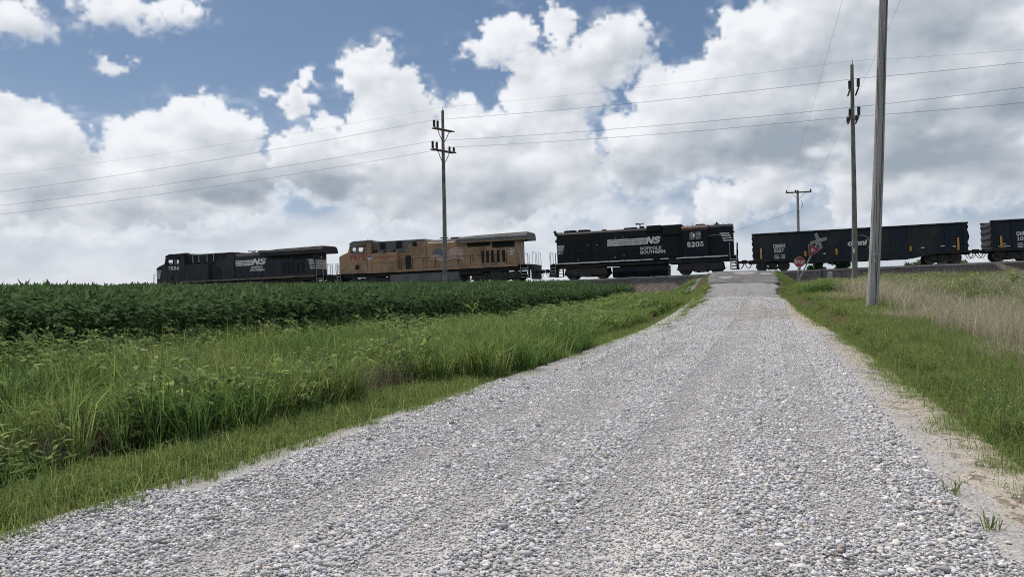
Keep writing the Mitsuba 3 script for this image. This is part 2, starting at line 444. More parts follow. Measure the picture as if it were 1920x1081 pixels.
def edge_left(y):
    return np.interp(y, [-10, 0, 4.5, 6, 10, 14.5, 26, 37, 42, 53, 68, 80], [-5.0, -4.75, -4.6, -4.42, -4.22, -3.92, -3.6, -3.75, -3.6, -3.8, -4.5, -4.55])


def edge_right(y):
    return np.interp(y, [-10, 0, 6, 15, 24, 34, 43, 68, 80], [1.85, 1.85, 1.78, 1.76, 1.62, 1.15, .6, .55, .6])


def road_z(y):
    """The road climbs gently, then steeply up to the crossing and down behind it."""
    return PchipInterpolator([-40, -12, 0, 12, 25, 35, 44, 53, 60, 66, 69.5, 74.5, 80, 95, 112, 140], [-.1, -.03, 0, .06, .16, .33, .82, 1.55, 2.12, 2.46, 2.53, 2.53, 2.3, 1.1, .4, .3])(np.clip(np.asarray(y, float), -40, 140))


def bed_z(x, y):
    """The railway embankment: its flat top and two slopes."""
    return rail_z(x) - .2 - np.maximum(0, np.abs(y - TRACK_Y) - 1.9) / 1.6


def height(x, y):
    x, y = np.asarray(x, float), np.asarray(y, float)
    r = np.hypot(x, y)
    field = .40 + .22 * S(12, 55, r) + .35 * S(60, 67, y) * S(-40, -14, x)
    verge = .0 + .5 * S(25, 62, y) - .16 * np.exp(-((x + 7.6) / 1.3) ** 2) * (1 - S(38, 52, y))
    g = verge + (field - verge) * S(-10.6, -12.8, x)
    east = .02 + 1.3 * S(7, 63, y) - .10 * np.exp(-((x - 4.6) / 1.5) ** 2) * (1 - S(20, 34, y))
    g = np.where(x > 0, east, g)
    g = g + (meshkit.fbm(np.stack([x * .4, y * .4, x * 0], -1), 3, 4) - .5) * .10
    dist = np.abs(y - TRACK_Y)
    far = .35 + (meshkit.noise(np.stack([x * .004, y * .004, x * 0], -1)) - .5) * .6
    g = np.where(y > TRACK_Y, np.minimum(g, 99) * (1 - S(76, 95, y)) + far * S(76, 95, y), g)
    cut = rail_z(x) - .6 + np.maximum(0, dist - 3.2) * .3
    g = np.minimum(g, np.where(dist < 12, cut, 1e9))
    fill = bed_z(x, y) - .06
    g = np.where(dist < 9, np.maximum(g, fill), g)
    off = np.maximum(np.maximum(edge_left(y) - x, x - edge_right(y)), 0)
    shoulder = road_z(y) - .06 - np.maximum(off - .25, 0) / 1.55
    near = (y > -20) & (y < 120)
    g = np.where((off < 8) & near, np.maximum(g, shoulder), g)
    g = np.where(near, np.minimum(g, road_z(y) - .05 + np.maximum(off - .35, 0) * .5), g)
    inside = (x > edge_left(y) - .05) & (x < edge_right(y) + .05) & near
    return np.where(inside, road_z(y) - .10, g)


def grid_mesh(xs, ys, zf):
    X, Y = np.meshgrid(xs, ys, indexing='ij')
    v = np.stack([X, Y, zf(X, Y)], -1).reshape(-1, 3)
    n, m = len(xs), len(ys)
    i = (np.arange(n - 1)[:, None] * m + np.arange(m - 1)[None]).ravel()
    f = np.vstack([np.stack([i, i + m, i + m + 1], 1), np.stack([i, i + m + 1, i + 1], 1)])
    return trimesh.Trimesh(v, f, process=False)


gx = np.unique(np.concatenate([np.linspace(-3500, -300, 12), np.linspace(-300, -90, 22), np.arange(-90, -14, 1.5), np.arange(-14, 12, .3), np.arange(12, 60, 1.5), np.linspace(60, 300, 18), np.linspace(300, 3500, 12)]))
gy = np.unique(np.concatenate([np.linspace(-600, -12, 12), np.arange(-12, 46, .7), np.arange(46, 82, .4), np.arange(82, 142, 2.0), np.linspace(130, 500, 16), np.linspace(500, 4500, 12)]))
add('ground', grid_mesh(gx, gy, height), 'soil', smooth=True)
label('ground', 'flat farm ground under the grass and the crops', kind='structure')

# the gravel road, as one crowned sheet
ry = np.concatenate([np.arange(-8, 44.4, .2)])
cols = np.linspace(0, 1, 41)
RX = edge_left(ry)[:, None] - .25 + cols[None] * (edge_right(ry) - edge_left(ry) + .5)[:, None]
RY = np.repeat(ry[:, None], len(cols), 1)
crown = .05 * (1 - (2 * cols - 1) ** 2)


def road_surface(x, y):
    t = (np.asarray(x) - edge_left(y)) / (edge_right(y) - edge_left(y))
    bump = (meshkit.fbm(np.stack([np.asarray(x) * .8, np.asarray(y) * .4, np.asarray(x) * 0], -1), 3, 8) - .5) * .012
    return road_z(y) - .012 + .05 * (1 - np.clip(2 * t - 1, -1.1, 1.1) ** 2) + bump


RZ = road_surface(RX, RY)
v = np.stack([RX, RY, RZ], -1).reshape(-1, 3)
m_ = len(cols)
i = (np.arange(len(ry) - 1)[:, None] * m_ + np.arange(m_ - 1)[None]).ravel()
rf = np.vstack([np.stack([i, i + 1, i + m_ + 1], 1), np.stack([i, i + m_ + 1, i + m_], 1)])
ruv = np.stack([(RX - edge_right(ry)[:, None]).ravel(), RY.ravel()], 1)
scene['road'] = mikit.ply(trimesh.Trimesh(v, rf, process=False), 'm_gravel_bed', smooth=True, uv=ruv)
label('road', 'pale gravel farm road with dusty wheel tracks and a tan dirt shoulder', kind='structure')


def ramp(y0, y1, inl, inr, lift, nx=24, step=.4, wob=.0, skirt=.03, drop=.15, feather=0.0):
    ys = np.arange(y0, y1 + 1e-6, step)
    c = np.linspace(0, 1, nx)
    rag = (meshkit.noise(np.stack([ys * 1.3, ys * 0, ys * 0 + 3], -1)) - .5) * wob
    X = (edge_left(ys) + inl + rag)[:, None] + c[None] * ((edge_right(ys) - inr) - (edge_left(ys) + inl))[:, None]
    Yv = np.repeat(ys[:, None], nx, 1)
    Yv[0] += (meshkit.noise(np.stack([X[0] * 2.2, X[0] * 0, X[0] * 0], -1), 3) - .5) * wob * 2
    Z = road_z(Yv) + lift + .03 * (1 - (2 * c - 1) ** 2)[None] + (meshkit.fbm(np.stack([X * .9, Yv * .9, X * 0], -1), 3, 6) - .5) * .05
    Z = Z - feather * (1 - S(0, 1.2, Yv - y0))
    sk = skirt * (.75 + .5 * meshkit.noise(np.stack([ys * .9, ys * 0, ys * 0 + 7], -1)))[:, None] * (S(0, 3, ys - y0) if skirt > .1 else np.ones(len(ys)))[:, None]
    X = np.hstack([X[:, :1] - np.maximum(sk, .03), X, X[:, -1:] + .03])
    Yv = np.hstack([Yv[:, :1], Yv, Yv[:, -1:]])
    Z = np.hstack([Z[:, :1] - (.15 if skirt < .1 else np.maximum(.12, sk / 2.3)), Z, Z[:, -1:] - .15])
    if skirt > .1:
        X, Yv, Z = np.hstack([X[:, :1] - .12, X]), np.hstack([Yv[:, :1], Yv]), np.hstack([Z[:, :1] - .7, Z])
    n2 = X.shape[1]
    k = (np.arange(len(ys) - 1)[:, None] * n2 + np.arange(n2 - 1)[None]).ravel()
    return trimesh.Trimesh(np.stack([X, Yv, Z], -1).reshape(-1, 3), np.vstack([np.stack([k, k + 1, k + n2 + 1], 1), np.stack([k, k + n2 + 1, k + n2], 1)]), process=False)


add('pavement', ramp(43.6, 53.2, .45, .05, .035, wob=.5, feather=.05), 'apron', smooth=True)
label('pavement', 'pale grey paved apron climbing from the gravel to the crossing', kind='structure')
add('pavement', ramp(53.0, 106, .25, .0, .05, wob=.25, skirt=2.6), 'asphalt', smooth=True)
label('pavement_001', 'darker worn asphalt on the crest of the railway crossing', kind='structure')
# thin worn patches and the tar line at the seam
rp = np.random.default_rng(3)
for cx, cy, rx_, ry_ in ((-1.7, 62.2, .85, 1.9), (-.2, 61.0, .45, 1.2), (-2.9, 57.5, .5, .9)):
    t = np.linspace(0, 2 * np.pi, 34, endpoint=False)
    rr = 1 + .3 * (rp.random(34) - .5)
    P = np.stack([cx + rx_ * rr * np.cos(t), cy + ry_ * rr * np.sin(t)], 1)
    P = np.vstack([P, [[cx, cy]]])
    tt = (P[:, 0] - edge_left(P[:, 1]) - .25) / (edge_right(P[:, 1]) - edge_left(P[:, 1]) - .25)
    Z = road_z(P[:, 1]) + .05 + .03 * (1 - (2 * tt - 1) ** 2) + (meshkit.fbm(np.stack([P[:, 0] * .9, P[:, 1] * .9, P[:, 0] * 0], -1), 3, 6) - .5) * .05 + .012
    k = np.arange(34)
    add('pavement_001__repair_patch', trimesh.Trimesh(np.column_stack([P, Z]), np.stack([k, (k + 1) % 34, k * 0 + 34], 1), process=False), 'patch_asphalt')
xs_ = np.linspace(-4.3, .5, 40)
zs_ = road_z(53.05) + .058 + .03 * (1 - ((xs_ - -1.95) / 2.45) ** 2) + (meshkit.fbm(np.stack([xs_ * .9, xs_ * 0 + 53.05 * .9, xs_ * 0], -1), 3, 6) - .5) * .05
add('pavement_001__tar_seam', tube(np.stack([xs_, 53.0 + .12 * np.sin(xs_ * 2.1) + .05 * np.sin(xs_ * 7), zs_], 1), .014, 6), 'tar_seam')

# railway embankment and track
bxs = np.arange(-120, 70.1, .14)
prof = np.concatenate([np.arange(-6.2, -1.2, .16), np.arange(-1.2, 1.2, .6), np.arange(1.2, 6.3, .4)])


def bed_surface(x, y):
    n = (meshkit.noise(np.stack([x * 7, y * 7, x * 0], -1), 2) - .5) * .10 + (meshkit.fbm(np.stack([x * .6, y * .6, x * 0], -1), 3, 9) - .5) * .12
    inroad = (x > -5.0) & (x < .75)
    return np.where(inroad, np.minimum(bed_z(x, y) + n, road_z(y) - .04), bed_z(x, y) + n)


add('embankment', grid_mesh(bxs, TRACK_Y + prof, bed_surface), 'ballast', smooth=True)
label('embankment', 'low railway embankment of dark crushed stone ballast', kind='structure')

TILT = math.degrees(math.atan(GRADE))


def rail_frame(x):
    """Vehicle frame: x along the track from this place, z up from the rail top."""
    return T().translate([float(x), TRACK_Y, float(RAIL0 + GRADE * x)]).rotate([0, 1, 0], -TILT)


trk = rail_frame(0)
label('railway_track', 'single railway track that climbs to the right on its ballast', 'railway track')
for s in (-1, 1):
    rp_ = [(-.07, -.17), (.07, -.17), (.07, -.155), (.012, -.13), (.012, -.045), (.036, -.03), (.036, 0), (-.036, 0), (-.036, -.03), (-.012, -.045), (-.012, -.13), (-.07, -.155)]
    add('railway_track__rail', prism_x([(y + s * .755, z) for y, z in rp_], -118, 70), 'rail_steel', to_world=trk)
ties = [bx(x - .11, x + .11, -1.3, 1.3, -.36, -.175) for x in np.arange(-118, 70, .55) if not -4.8 < x < .5]
add('railway_track__sleeper', ties, 'dark_wood', to_world=trk)
labels['railway_track__sleeper'] = {'label': 'timber sleepers bedded in the ballast', 'kind': 'stuff'}


# ------------------------------------------------------------------ railway vehicles
class Vehicle:
    def __init__(self, key, x, text, category, group=None, sx=1.0, sz=1.0):
        self.key = fresh(key)
        label(self.key, text, category, group)
        self.tw = rail_frame(x).scale([sx, 1.0, sz])

    def add(self, name, mesh, mat, smooth=False, under=None):
        base = (under or self.key) + '__' + name
        return add(base, mesh, mat, smooth, self.tw)


def coupler(v, x, sgn):
    """Knuckle coupler with its shank and an air hose that hangs in a loop."""
    sh = cbx(min(x, x + sgn * .7), max(x, x + sgn * .7), -.11, .11, .78, .98, .03)
    kn = cbx(min(x - sgn * .25, x + sgn * .12), max(x - sgn * .25, x + sgn * .12), -.17, .15, .72, 1.06, .05)
    k = v.add('coupler', [sh, kn], 'truck_steel')
    t = np.linspace(0, 1, 9)
    for yy in (-.45, .4):
        hose = np.stack([x + sgn * .55 - sgn * t * .62, yy + t * 0, .82 - .42 * np.sin(t * np.pi) - .1 * t], 1)
        v.add('air_hose', tube(hose, .028, 6), 'dark_steel', 30)
    return k


def wheelset(v, x, r, under, y=.755):
    ms = [disc_y(x, r, .09, -y, y, 10)]
    for s in (-1, 1):
        ms += [disc_y(x, r, r, s * (y - .04), s * (y + .095), 28), disc_y(x, r, r + .028, s * (y - .075), s * (y - .04), 28), disc_y(x, r, .16, s * (y + .09), s * (y + .2), 14)]
        rim = trimesh.creation.annulus(r * .80, r * .97, .03, sections=28)
        rim.apply_transform(trimesh.transformations.rotation_matrix(np.pi / 2, [1, 0, 0]))
        rim.apply_translation((x, s * (y + .105), r))
        ms.append(rim)
    v.add('wheelset', ms, 'wheel_steel', 35, under)


def engine_truck(v, c, axles, r, span):
    """A locomotive truck: two cast side frames, axle boxes, springs, brake cylinders and its wheelsets."""
    e = span / 2
    ms = []
    for s in (-1, 1):
        y0, y1 = s * 1.03, s * 1.16
        top = [(-e - .62, .40), (-e - .55, .80), (-e * .45, .92), (-.35, .84), (.35, .84), (e * .45, .92), (e + .55, .80), (e + .62, .40), (e + .3, .30), (e * .55, .40), (.4, .24), (-.4, .24), (-e * .55, .40), (-e - .3, .30)]
        ms.append(prism([(c + a, b) for a, b in top], y0, y1))
        ms.append(cbx(c - .55, c + .55, s * 1.05, s * 1.3, .2, .62, .04))
        ms.append(tube([(c - e - .7, s * 1.2, .5), (c - e * .5, s * 1.22, .34), (c + e * .5, s * 1.22, .34), (c + e + .7, s * 1.2, .5)], .035, 6))
        ms.append(bx(c - e - .55, c + e + .55, s * .95, s * 1.02, .42, 1.0))
        ms.append(bx(c - e - .1, c + e + .1, s * .6, s * .7, .55, .75))
        for xx in np.linspace(-e * .55, e * .55, 2):
            ms.append(disc_z(c + xx, s * 1.2, .42, .8, .11, 12))
    ms.append(bx(c - .6, c + .6, -1.1, 1.1, .62, 1.18))
    tr = v.add('truck', ms, 'truck_steel')
    for x in axles:
        wheelset(v, x, r, tr)
    for s in (-1, 1):
        for x in axles:
            v.add('axle_box', [cbx(x - .17, x + .17, s * 1.02, s * 1.22, r - .17, r + .19, .04), disc_y(x, r, .1, s * 1.22, s * 1.28, 12)], 'truck_steel', under=tr)
        for x in np.linspace(c - e * .5, c + e * .5, 2):
            v.add('brake_cylinder', disc_y(x, .86, .13, s * 1.02, s * 1.3, 14), 'truck_steel', 35, tr)
    return tr


def steps(v, x0, x1, s, z0=.42, z1=1.5, n=4, mat='dark_steel'):
    """A stairwell of open treads between two stringers, with its two grab rails."""
    y0, y1 = s * 1.12, s * 1.5
    ms = [bx(x0 - .02, x0 + .02, y0, y1, z0 - .05, z1), bx(x1 - .02, x1 + .02, y0, y1, z0 - .05, z1)]
    k = v.add('stairwell', ms, mat)
    for i_ in range(n):
        z = z0 + (z1 - z0) * i_ / n
        v.add('tread', [bx(x0 + .03, x1 - .03, y0, y1, z - .015, z + .015), bx(x0 + .03, x1 - .03, s * 1.495, s * 1.512, z - .03, z + .035)], 'light_metal' if n < 9 else mat, under=k)
    for x in (x0, x1):
        v.add('grab_rail', tube([(x, s * 1.52, z0 + .35), (x, s * 1.53, z1 + .2), (x, s * 1.50, z1 + 1.02), (x, s * 1.36, z1 + 1.12)], .022, 6), 'light_metal', 30, k)
    return k


def handrail(v, x0, x1, s, z0, zr, n, mat='dark_steel', y=1.44):
    t = np.linspace(x0, x1, max(2, n))
    v.add('handrail', tube([(x, s * y, zr) for x in t], .02, 6), mat, 30)
    for x in t:
        v.add('handrail_post', tube([(x, s * y, z0), (x, s * y, zr + .02)], .026, 6), mat, 30)


def windows_in(v, cab, wins, y, frame_mat, t=.06):
    """Glass and frame of the openings (x0, x1, z0, z1) in both sides of a cab."""
    for s in (-1, 1):
        for x0, x1, z0, z1 in wins:
            fr = [bx(x0 - .03, x1 + .03, s * (y - .02), s * (y + .025), z1, z1 + .04), bx(x0 - .03, x1 + .03, s * (y - .02), s * (y + .025), z0 - .04, z0),
                  bx(x0 - .04, x0, s * (y - .02), s * (y + .025), z0, z1), bx(x1, x1 + .04, s * (y - .02), s * (y + .025), z0, z1)]
            k = v.add('window', fr, frame_mat, under=cab)
            q = trimesh.Trimesh([(x0, s * (y - .03), z0), (x1, s * (y - .03), z0), (x1, s * (y - .03), z1), (x0, s * (y - .03), z1)], [(0, 1, 2), (0, 2, 3)], process=False)
            v.add('window_pane', q, 'glass', under=cab)


def louvres(x0, x1, z0, z1, y, s, n, horizontal=True):
    ms = []
    for i_ in range(n):
        if horizontal:
            z = z0 + (z1 - z0) * (i_ + .5) / n
            ms.append(bx(x0, x1, s * y, s * (y + .03), z - (z1 - z0) / n * .28, z + (z1 - z0) / n * .28))
        else:
            x = x0 + (x1 - x0) * (i_ + .5) / n
            ms.append(bx(x - (x1 - x0) / n * .28, x + (x1 - x0) / n * .28, s * y, s * (y + .03), z0, z1))
    return ms


def horn(v, x, y, z):
    ms = [bx(x - .04, x + .04, y - .3, y + .3, z, z + .05), tube([(x, y, z - .12), (x, y, z)], .03, 6)]
    for k, (yy, sg) in enumerate(((-.28, -1), (0, 1), (.28, -1), (.14, -1))):
        ms.append(tube([(x + .02 * sg, y + yy, z + .1), (x + .28 * sg, y + yy, z + .1), (x + .34 * sg, y + yy, z + .1)], [.03, .04, .09], 8))
        ms.append(bx(x - .03, x + .03, y + yy - .03, y + yy + .03, z + .04, z + .12))
    v.add('air_horn', ms, 'dark_steel')


def speed_stripes(x0, x1, z0, z1, y, n=5, taper=.3):
    """White bars, straight at the tail, that lean into the emblem."""
    out = []
    p = (z1 - z0) / n
    for k in range(n):
        za, h = z0 + k * p, p * .66
        sh = taper * k / n
        out.append(Polygon([(x0, za), (x1 - taper + sh, za), (x1 - taper + sh + taper / n * .66, za + h), (x0, za + h)]))
    return flat_y(unary_union(out), y)


def corner_stripes(v, x0, x1, z0, z1, y, n, lean=.25):
    for k in range(n):
        za = z0 + (z1 - z0) * k / n
        h = (z1 - z0) / n * .5
        v.add('nose_stripe', flat_y(Polygon([(x0 + (lean * k / n if lean < 0 else 0), za), (x1 + lean * k / n, za), (x1 + lean * (k + .5) / n, za + h), (x0 + (lean * (k + .5) / n if lean < 0 else 0), za + h)]), y), 'white_print')


def wide_cab_engine(v, body, roofm, trim, wheels_r=.53):
    """A six-axle wide-nosed road diesel, nose at low x."""
    W = 1.52
    # underframe
    v.add('underframe', [bx(.85, 21.7, -1.2, 1.2, 1.12, 1.5), bx(4.2, 21.3, -W, W, 1.5, 1.62)], 'dark_steel')
    for s in (-1, 1):
        v.add('side_sill', bx(4.2, 20.3, s * (W - .02), s * (W + .02), 1.46, 1.63), trim)
    v.add('pilot', [prism([(.55, .16), (.72, .16), (.95, 1.5), (.62, 1.5)], -1.45, 1.45), cbx(.3, .62, -.4, .4, .75, 1.05, .04)], 'dark_steel')
    v.add('end_sheet', prism([(21.6, .2), (21.75, .2), (21.8, 1.55), (21.55, 1.55)], -1.45, 1.45), 'dark_steel')
    coupler(v, 0.05, 1)
    coupler(v, 22.25, -1)
    # nose
    nose = trimesh.convex.convex_hull(np.array([(x, s * w, z) for s in (-1, 1) for x, w, z in ((.85, .95, 1.5), (.85, .95, 3.2), (.98, .9, 3.33), (1.05, W, 1.5), (1.05, W, 3.2), (1.2, W - .1, 3.36), (2.2, W, 1.5), (2.2, W, 3.62), (2.2, W - .12, 3.74))]))
    nk = v.add('nose', nose, body)
    v.add('nose_door', [cbx(.82, .86, .25, .8, 1.55, 3.0, .01)], body, under=nk)
    v.add('headlight', [disc_y(0, 0, .09, -.04, .04, 14).apply_transform(trimesh.transformations.rotation_matrix(np.pi / 2, [0, 0, 1])).apply_translation((.84, yy, 3.05)) for yy in (-.12, .12)], 'lens', under=nk)
    # cab shell with real openings
    side = [(2.1, 1.5), (2.1, 3.68), (2.34, 4.3), (2.42, 4.42), (4.65, 4.42), (4.65, 1.5)]
    outer = prism(side, -W, W)
    inner = prism([(2.2, 2.2), (2.2, 3.66), (2.42, 4.28), (2.5, 4.34), (4.55, 4.34), (4.55, 2.2)], -W + .07, W - .07)
    wins = [(2.62, 3.22, 3.44, 4.02), (3.3, 3.98, 3.44, 4.02)]
    cuts = [inner] + [bx(a, b, -2, 2, c, d) for a, b, c, d in wins]
    cuts += [bx(1.9, 2.45, yy - .52, yy + .52, 3.78, 4.2) for yy in (-.72, .72)]
    shell = difference(outer, cuts)
    cab = v.add('cab', shell, body)
    windows_in(v, cab, wins, W, roofm)
    for yy in (-.72, .72):
        v.add('windscreen', trimesh.Trimesh([(2.18, yy - .52, 3.78), (2.18, yy + .52, 3.78), (2.34, yy + .52, 4.2), (2.34, yy - .52, 4.2)], [(0, 1, 2), (0, 2, 3)], process=False), 'glass', under=cab)
    v.add('seat', [cbx(3.4, 3.9, yy - .25, yy + .25, 2.9, 3.0, .02) for yy in (-.9, .9)] + [cbx(3.85, 3.98, yy - .25, yy + .25, 2.9, 3.62, .02) for yy in (-.9, .9)], 'dark_steel', under=cab)
    v.add('cab_roof', [prism([(2.2, 4.35), (2.36, 4.52), (2.75, 4.66), (4.72, 4.66), (4.72, 4.40), (2.4, 4.40)], -W - .03, W + .03), bx(2.9, 3.6, -.5, .5, 4.66, 4.76), bx(3.9, 4.4, -.9, -.4, 4.66, 4.74)], roofm)
    for s in (-1, 1):
        v.add('sun_visor', prism([(2.35, 4.06), (3.9, 4.06), (4.2, 4.3), (2.5, 4.3)], s * (W + .02), s * (W + .22)), roofm, under=cab)
        v.add('battery_vent', cbx(2.85, 3.32, s * (W + .004), s * (W - .03), 1.86, 2.32, .005), 'opening', under=cab)
        v.add('cab_seam', [bx(2.2, 4.3, s * (W + .006), s * (W - .03), 2.44, 2.46), bx(4.2, 4.24, s * (W + .006), s * (W - .03), 1.6, 4.3)], 'dark_steel', under=cab)
    v.add('mirror', [cbx(2.46, 2.52, -W - .2, -W - .03, 3.5, 3.85, .02)], roofm, under=cab)
    v.add('antenna', [tube([(3.4, .3, 4.7), (3.4, .3, 4.95)], .015, 5), disc_z(4.1, -.2, 4.64, 4.78, .12, 12)], 'dark_steel', under=cab)
    # full-width cabinet behind the cab, blower box above it
    ax = v.add('auxiliary_cabinet', cbx(4.655, 7.65, -W, W, 1.5, 3.38, .04), body)
    for s in (-1, 1):
        v.add('cabinet_door', [bx(a + .02, b - .02, s * (W - .05), s * (W + .022), 1.68, 2.32) for a, b in ((4.7, 5.7), (5.7, 6.7), (6.7, 7.6))], body, under=ax)
        v.add('cabinet_seam', [bx(4.7, 7.62, s * (W - .05), s * (W + .008), 2.38, 2.41)], 'dark_steel', under=ax)
        v.add('equipment_rack', [bx(4.8, 5.2, s * .9, s * 1.3, 3.38, 3.75), bx(6.0, 6.15, s * .95, s * 1.35, 3.38, 3.6), bx(7.1, 7.2, s * .95, s * 1.4, 3.38, 3.62)], 'dark_steel')
    bh = v.add('blower_housing', cbx(4.75, 8.32, -1.15, 1.15, 3.38, 4.52, .05), roofm)
    v.add('blower_cabinet', cbx(8.33, 10.6, -1.2, 1.2, 1.62, 4.46, .05), body)
    v.add('roof_cap', prism([(8.34, 3.62), (8.34, 4.50), (10.55, 4.50), (10.55, 4.30), (9.0, 4.22)], -1.215, 1.215), roofm)
    for s in (-1, 1):
        for a, b in ((5.55, 6.2), (7.35, 8.05)):
            g = v.add('grid_opening', bx(a, b, s * 1.1, s * 1.165, 3.72, 4.4), 'opening', under=bh)
        v.add('grid_frame', [bx(x - .035, x + .035, s * 1.13, s * 1.2, 3.62, 4.46) for x in (5.5, 6.25, 7.3, 8.1)] + [bx(5.5, 8.1, s * 1.13, s * 1.19, 4.42, 4.47)], 'light_metal' if roofm != 'grey_paint' else 'grey_paint', under=bh)
        v.add('filter_opening', bx(9.2, 9.68, s * 1.15, s * 1.222, 3.84, 4.28), 'opening', under=bh)
        v.add('panel', [prism([(8.35, 4.0), (8.9, 3.7), (8.9, 3.0), (10.3, 3.0), (10.3, 3.9), (8.7, 3.9)][:0] or [(8.5, 3.0), (10.35, 3.0), (10.35, 3.75), (8.9, 3.75)], s * 1.18, s * 1.225)], body, under=bh)
        v.add('handrail', tube([(4.9, s * 1.42, 3.5), (4.9, s * 1.42, 4.3), (7.4, s * 1.42, 4.3), (7.4, s * 1.42, 3.5)], .02, 6), roofm, 30)
        v.add('recess', bx(8.36, 9.0, s * 1.19, s * 1.212, 1.7, 3.0), 'dark_steel')
    # engine hood with its doors
    hood = v.add('engine_hood', [prism_x([(-1.05, 1.62), (1.05, 1.62), (1.05, 4.05), (.8, 4.33), (-.8, 4.33), (-1.05, 4.05)], 10.6, 14.0)], body)
    v.add('equipment_cabinet', bx(7.66, 8.29, -1.05, 1.05, 1.62, 3.37), body)
    for s in (-1, 1):
        for a in np.arange(8.95 + 1.7, 13.9, .83):
            v.add('hood_door', [cbx(a + .02, a + .80, s * 1.03, s * 1.075, 1.72, 3.85, .012), bx(a + .68, a + .72, s * 1.07, s * 1.1, 2.6, 2.8)], body, under=hood)
    rf_ = v.add('roof_cap', prism_x([(-1.0, 4.12), (-.8, 4.36), (.8, 4.36), (1.0, 4.12)], 10.6, 14.0), roofm)
    horn(v, 12.3, -.2, 4.45)
    v.add('exhaust_stack', [cbx(13.0, 13.9, -.45, .45, 4.33, 4.56, .04)], 'dark_steel')
    # radiator section with its flared wings
    wing = [(13.9, 4.02), (14.3, 4.40), (16.0, 4.52), (21.2, 4.60), (21.28, 4.5), (21.28, 3.88), (14.3, 3.88)]
    low = [(-W - .02, 3.88), (-W - .02, 4.2), (-1.2, 4.62), (1.2, 4.62), (W + .02, 4.2), (W + .02, 3.88)]
    rad = trimesh.boolean.intersection([prism(wing, -W - .05, W + .05), prism_x([(-W - .02, 3.5), (-W - .02, 4.25), (-1.1, 4.7), (1.1, 4.7), (W + .02, 4.25), (W + .02, 3.5)], 13, 23)], engine='manifold')
    rk = v.add('radiator_wing', rad, roofm)
    for s in (-1, 1):
        v.add('wing_edge', bx(14.35, 21.2, s * (W + .021), s * (W - .03), 3.87, 3.95), body if body == 'yellow_paint' else 'grey_paint' if body != 'dusty_black' else 'dusty_black', under=rk)
    rh = v.add('radiator_hood', [bx(14.0, 20.2, -1.05, 1.05, 1.62, 3.88)], body)
    for s in (-1, 1):
        v.add('radiator_screen', bx(17.6, 19.9, s * 1.04, s * 1.062, 3.28, 3.84), 'opening', under=rh)
        v.add('radiator_screen', bx(15.0, 17.4, s * 1.04, s * 1.062, 3.50, 3.84), 'opening', under=rh)
        for a in np.arange(14.1, 16.3, .72):
            v.add('hood_door', cbx(a, a + .68, s * 1.03, s * 1.075, 1.72, 3.42, .012), body, under=rh)
        for a in (16.45, 16.95, 17.45, 18.05, 18.6):
            v.add('louvre_slot', bx(a, a + .3, s * 1.04, s * 1.09, 1.95, 3.05), 'opening', under=rh)
            v.add('louvre_frame', [bx(a - .05, a, s * 1.04, s * 1.10, 1.9, 3.1), bx(a + .3, a + .35, s * 1.04, s * 1.10, 1.9, 3.1)], body, under=rh)
        v.add('hood_door', cbx(19.15, 20.05, s * 1.03, s * 1.08, 1.72, 3.15, .012), body, under=rh)
    v.add('tail_light', disc_y(0, 0, .1, -.03, .03, 14).apply_transform(trimesh.transformations.rotation_matrix(np.pi / 2, [0, 0, 1])).apply_translation((20.23, 0, 3.5)), 'lens', under=rh)
    # fuel tank
    v.add('fuel_tank', prism_x([(-1.45, .5), (-1.3, .22), (1.3, .22), (1.45, .5), (1.45, 1.14), (1.35, 1.22), (-1.35, 1.22), (-1.45, 1.14)], 6.75, 14.2), 'grey_paint')
    for s in (-1, 1):
        v.add('air_reservoir', disc_y(0, 0, .2, -1.2, 1.2, 16).apply_transform(trimesh.transformations.rotation_matrix(np.pi / 2, [0, 0, 1])).apply_translation((15.4, s * 1.15, 1.0)), 'dark_steel', 35)
    for c in (4.35, 17.9):
        engine_truck(v, c, [c - 1.95, c, c + 1.95], wheels_r, 3.9)
    for s in (-1, 1):
        steps(v, .72, 1.12, s, n=4)
        steps(v, 20.55, 21.3, s, n=4)
        handrail(v, 8.0, 20.4, s, 1.55, 2.68, 11)
        v.add('end_handrail', tube([(.5, s * .7, 1.5), (.5, s * .7, 2.55), (.5, s * 1.45, 2.55), (.6, s * 1.45, 1.5)], .022, 6), 'light_metal', 30)
        v.add('end_handrail', tube([(21.75, s * .5, 1.6), (21.75, s * .5, 2.7), (21.75, s * 1.4, 2.7), (21.75, s * 1.4, 1.6)], .022, 6), 'dark_steel', 30)
    v.add('cut_lever', [tube([(.35, -1.4, 1.1), (.3, -.6, 1.0), (.3, .6, 1.0), (.35, 1.4, 1.1)], .018, 5), tube([(21.95, -1.4, 1.1), (22.0, -.6, 1.0), (22.0, .6, 1.0), (21.95, 1.4, 1.1)], .018, 5)], 'dark_steel')


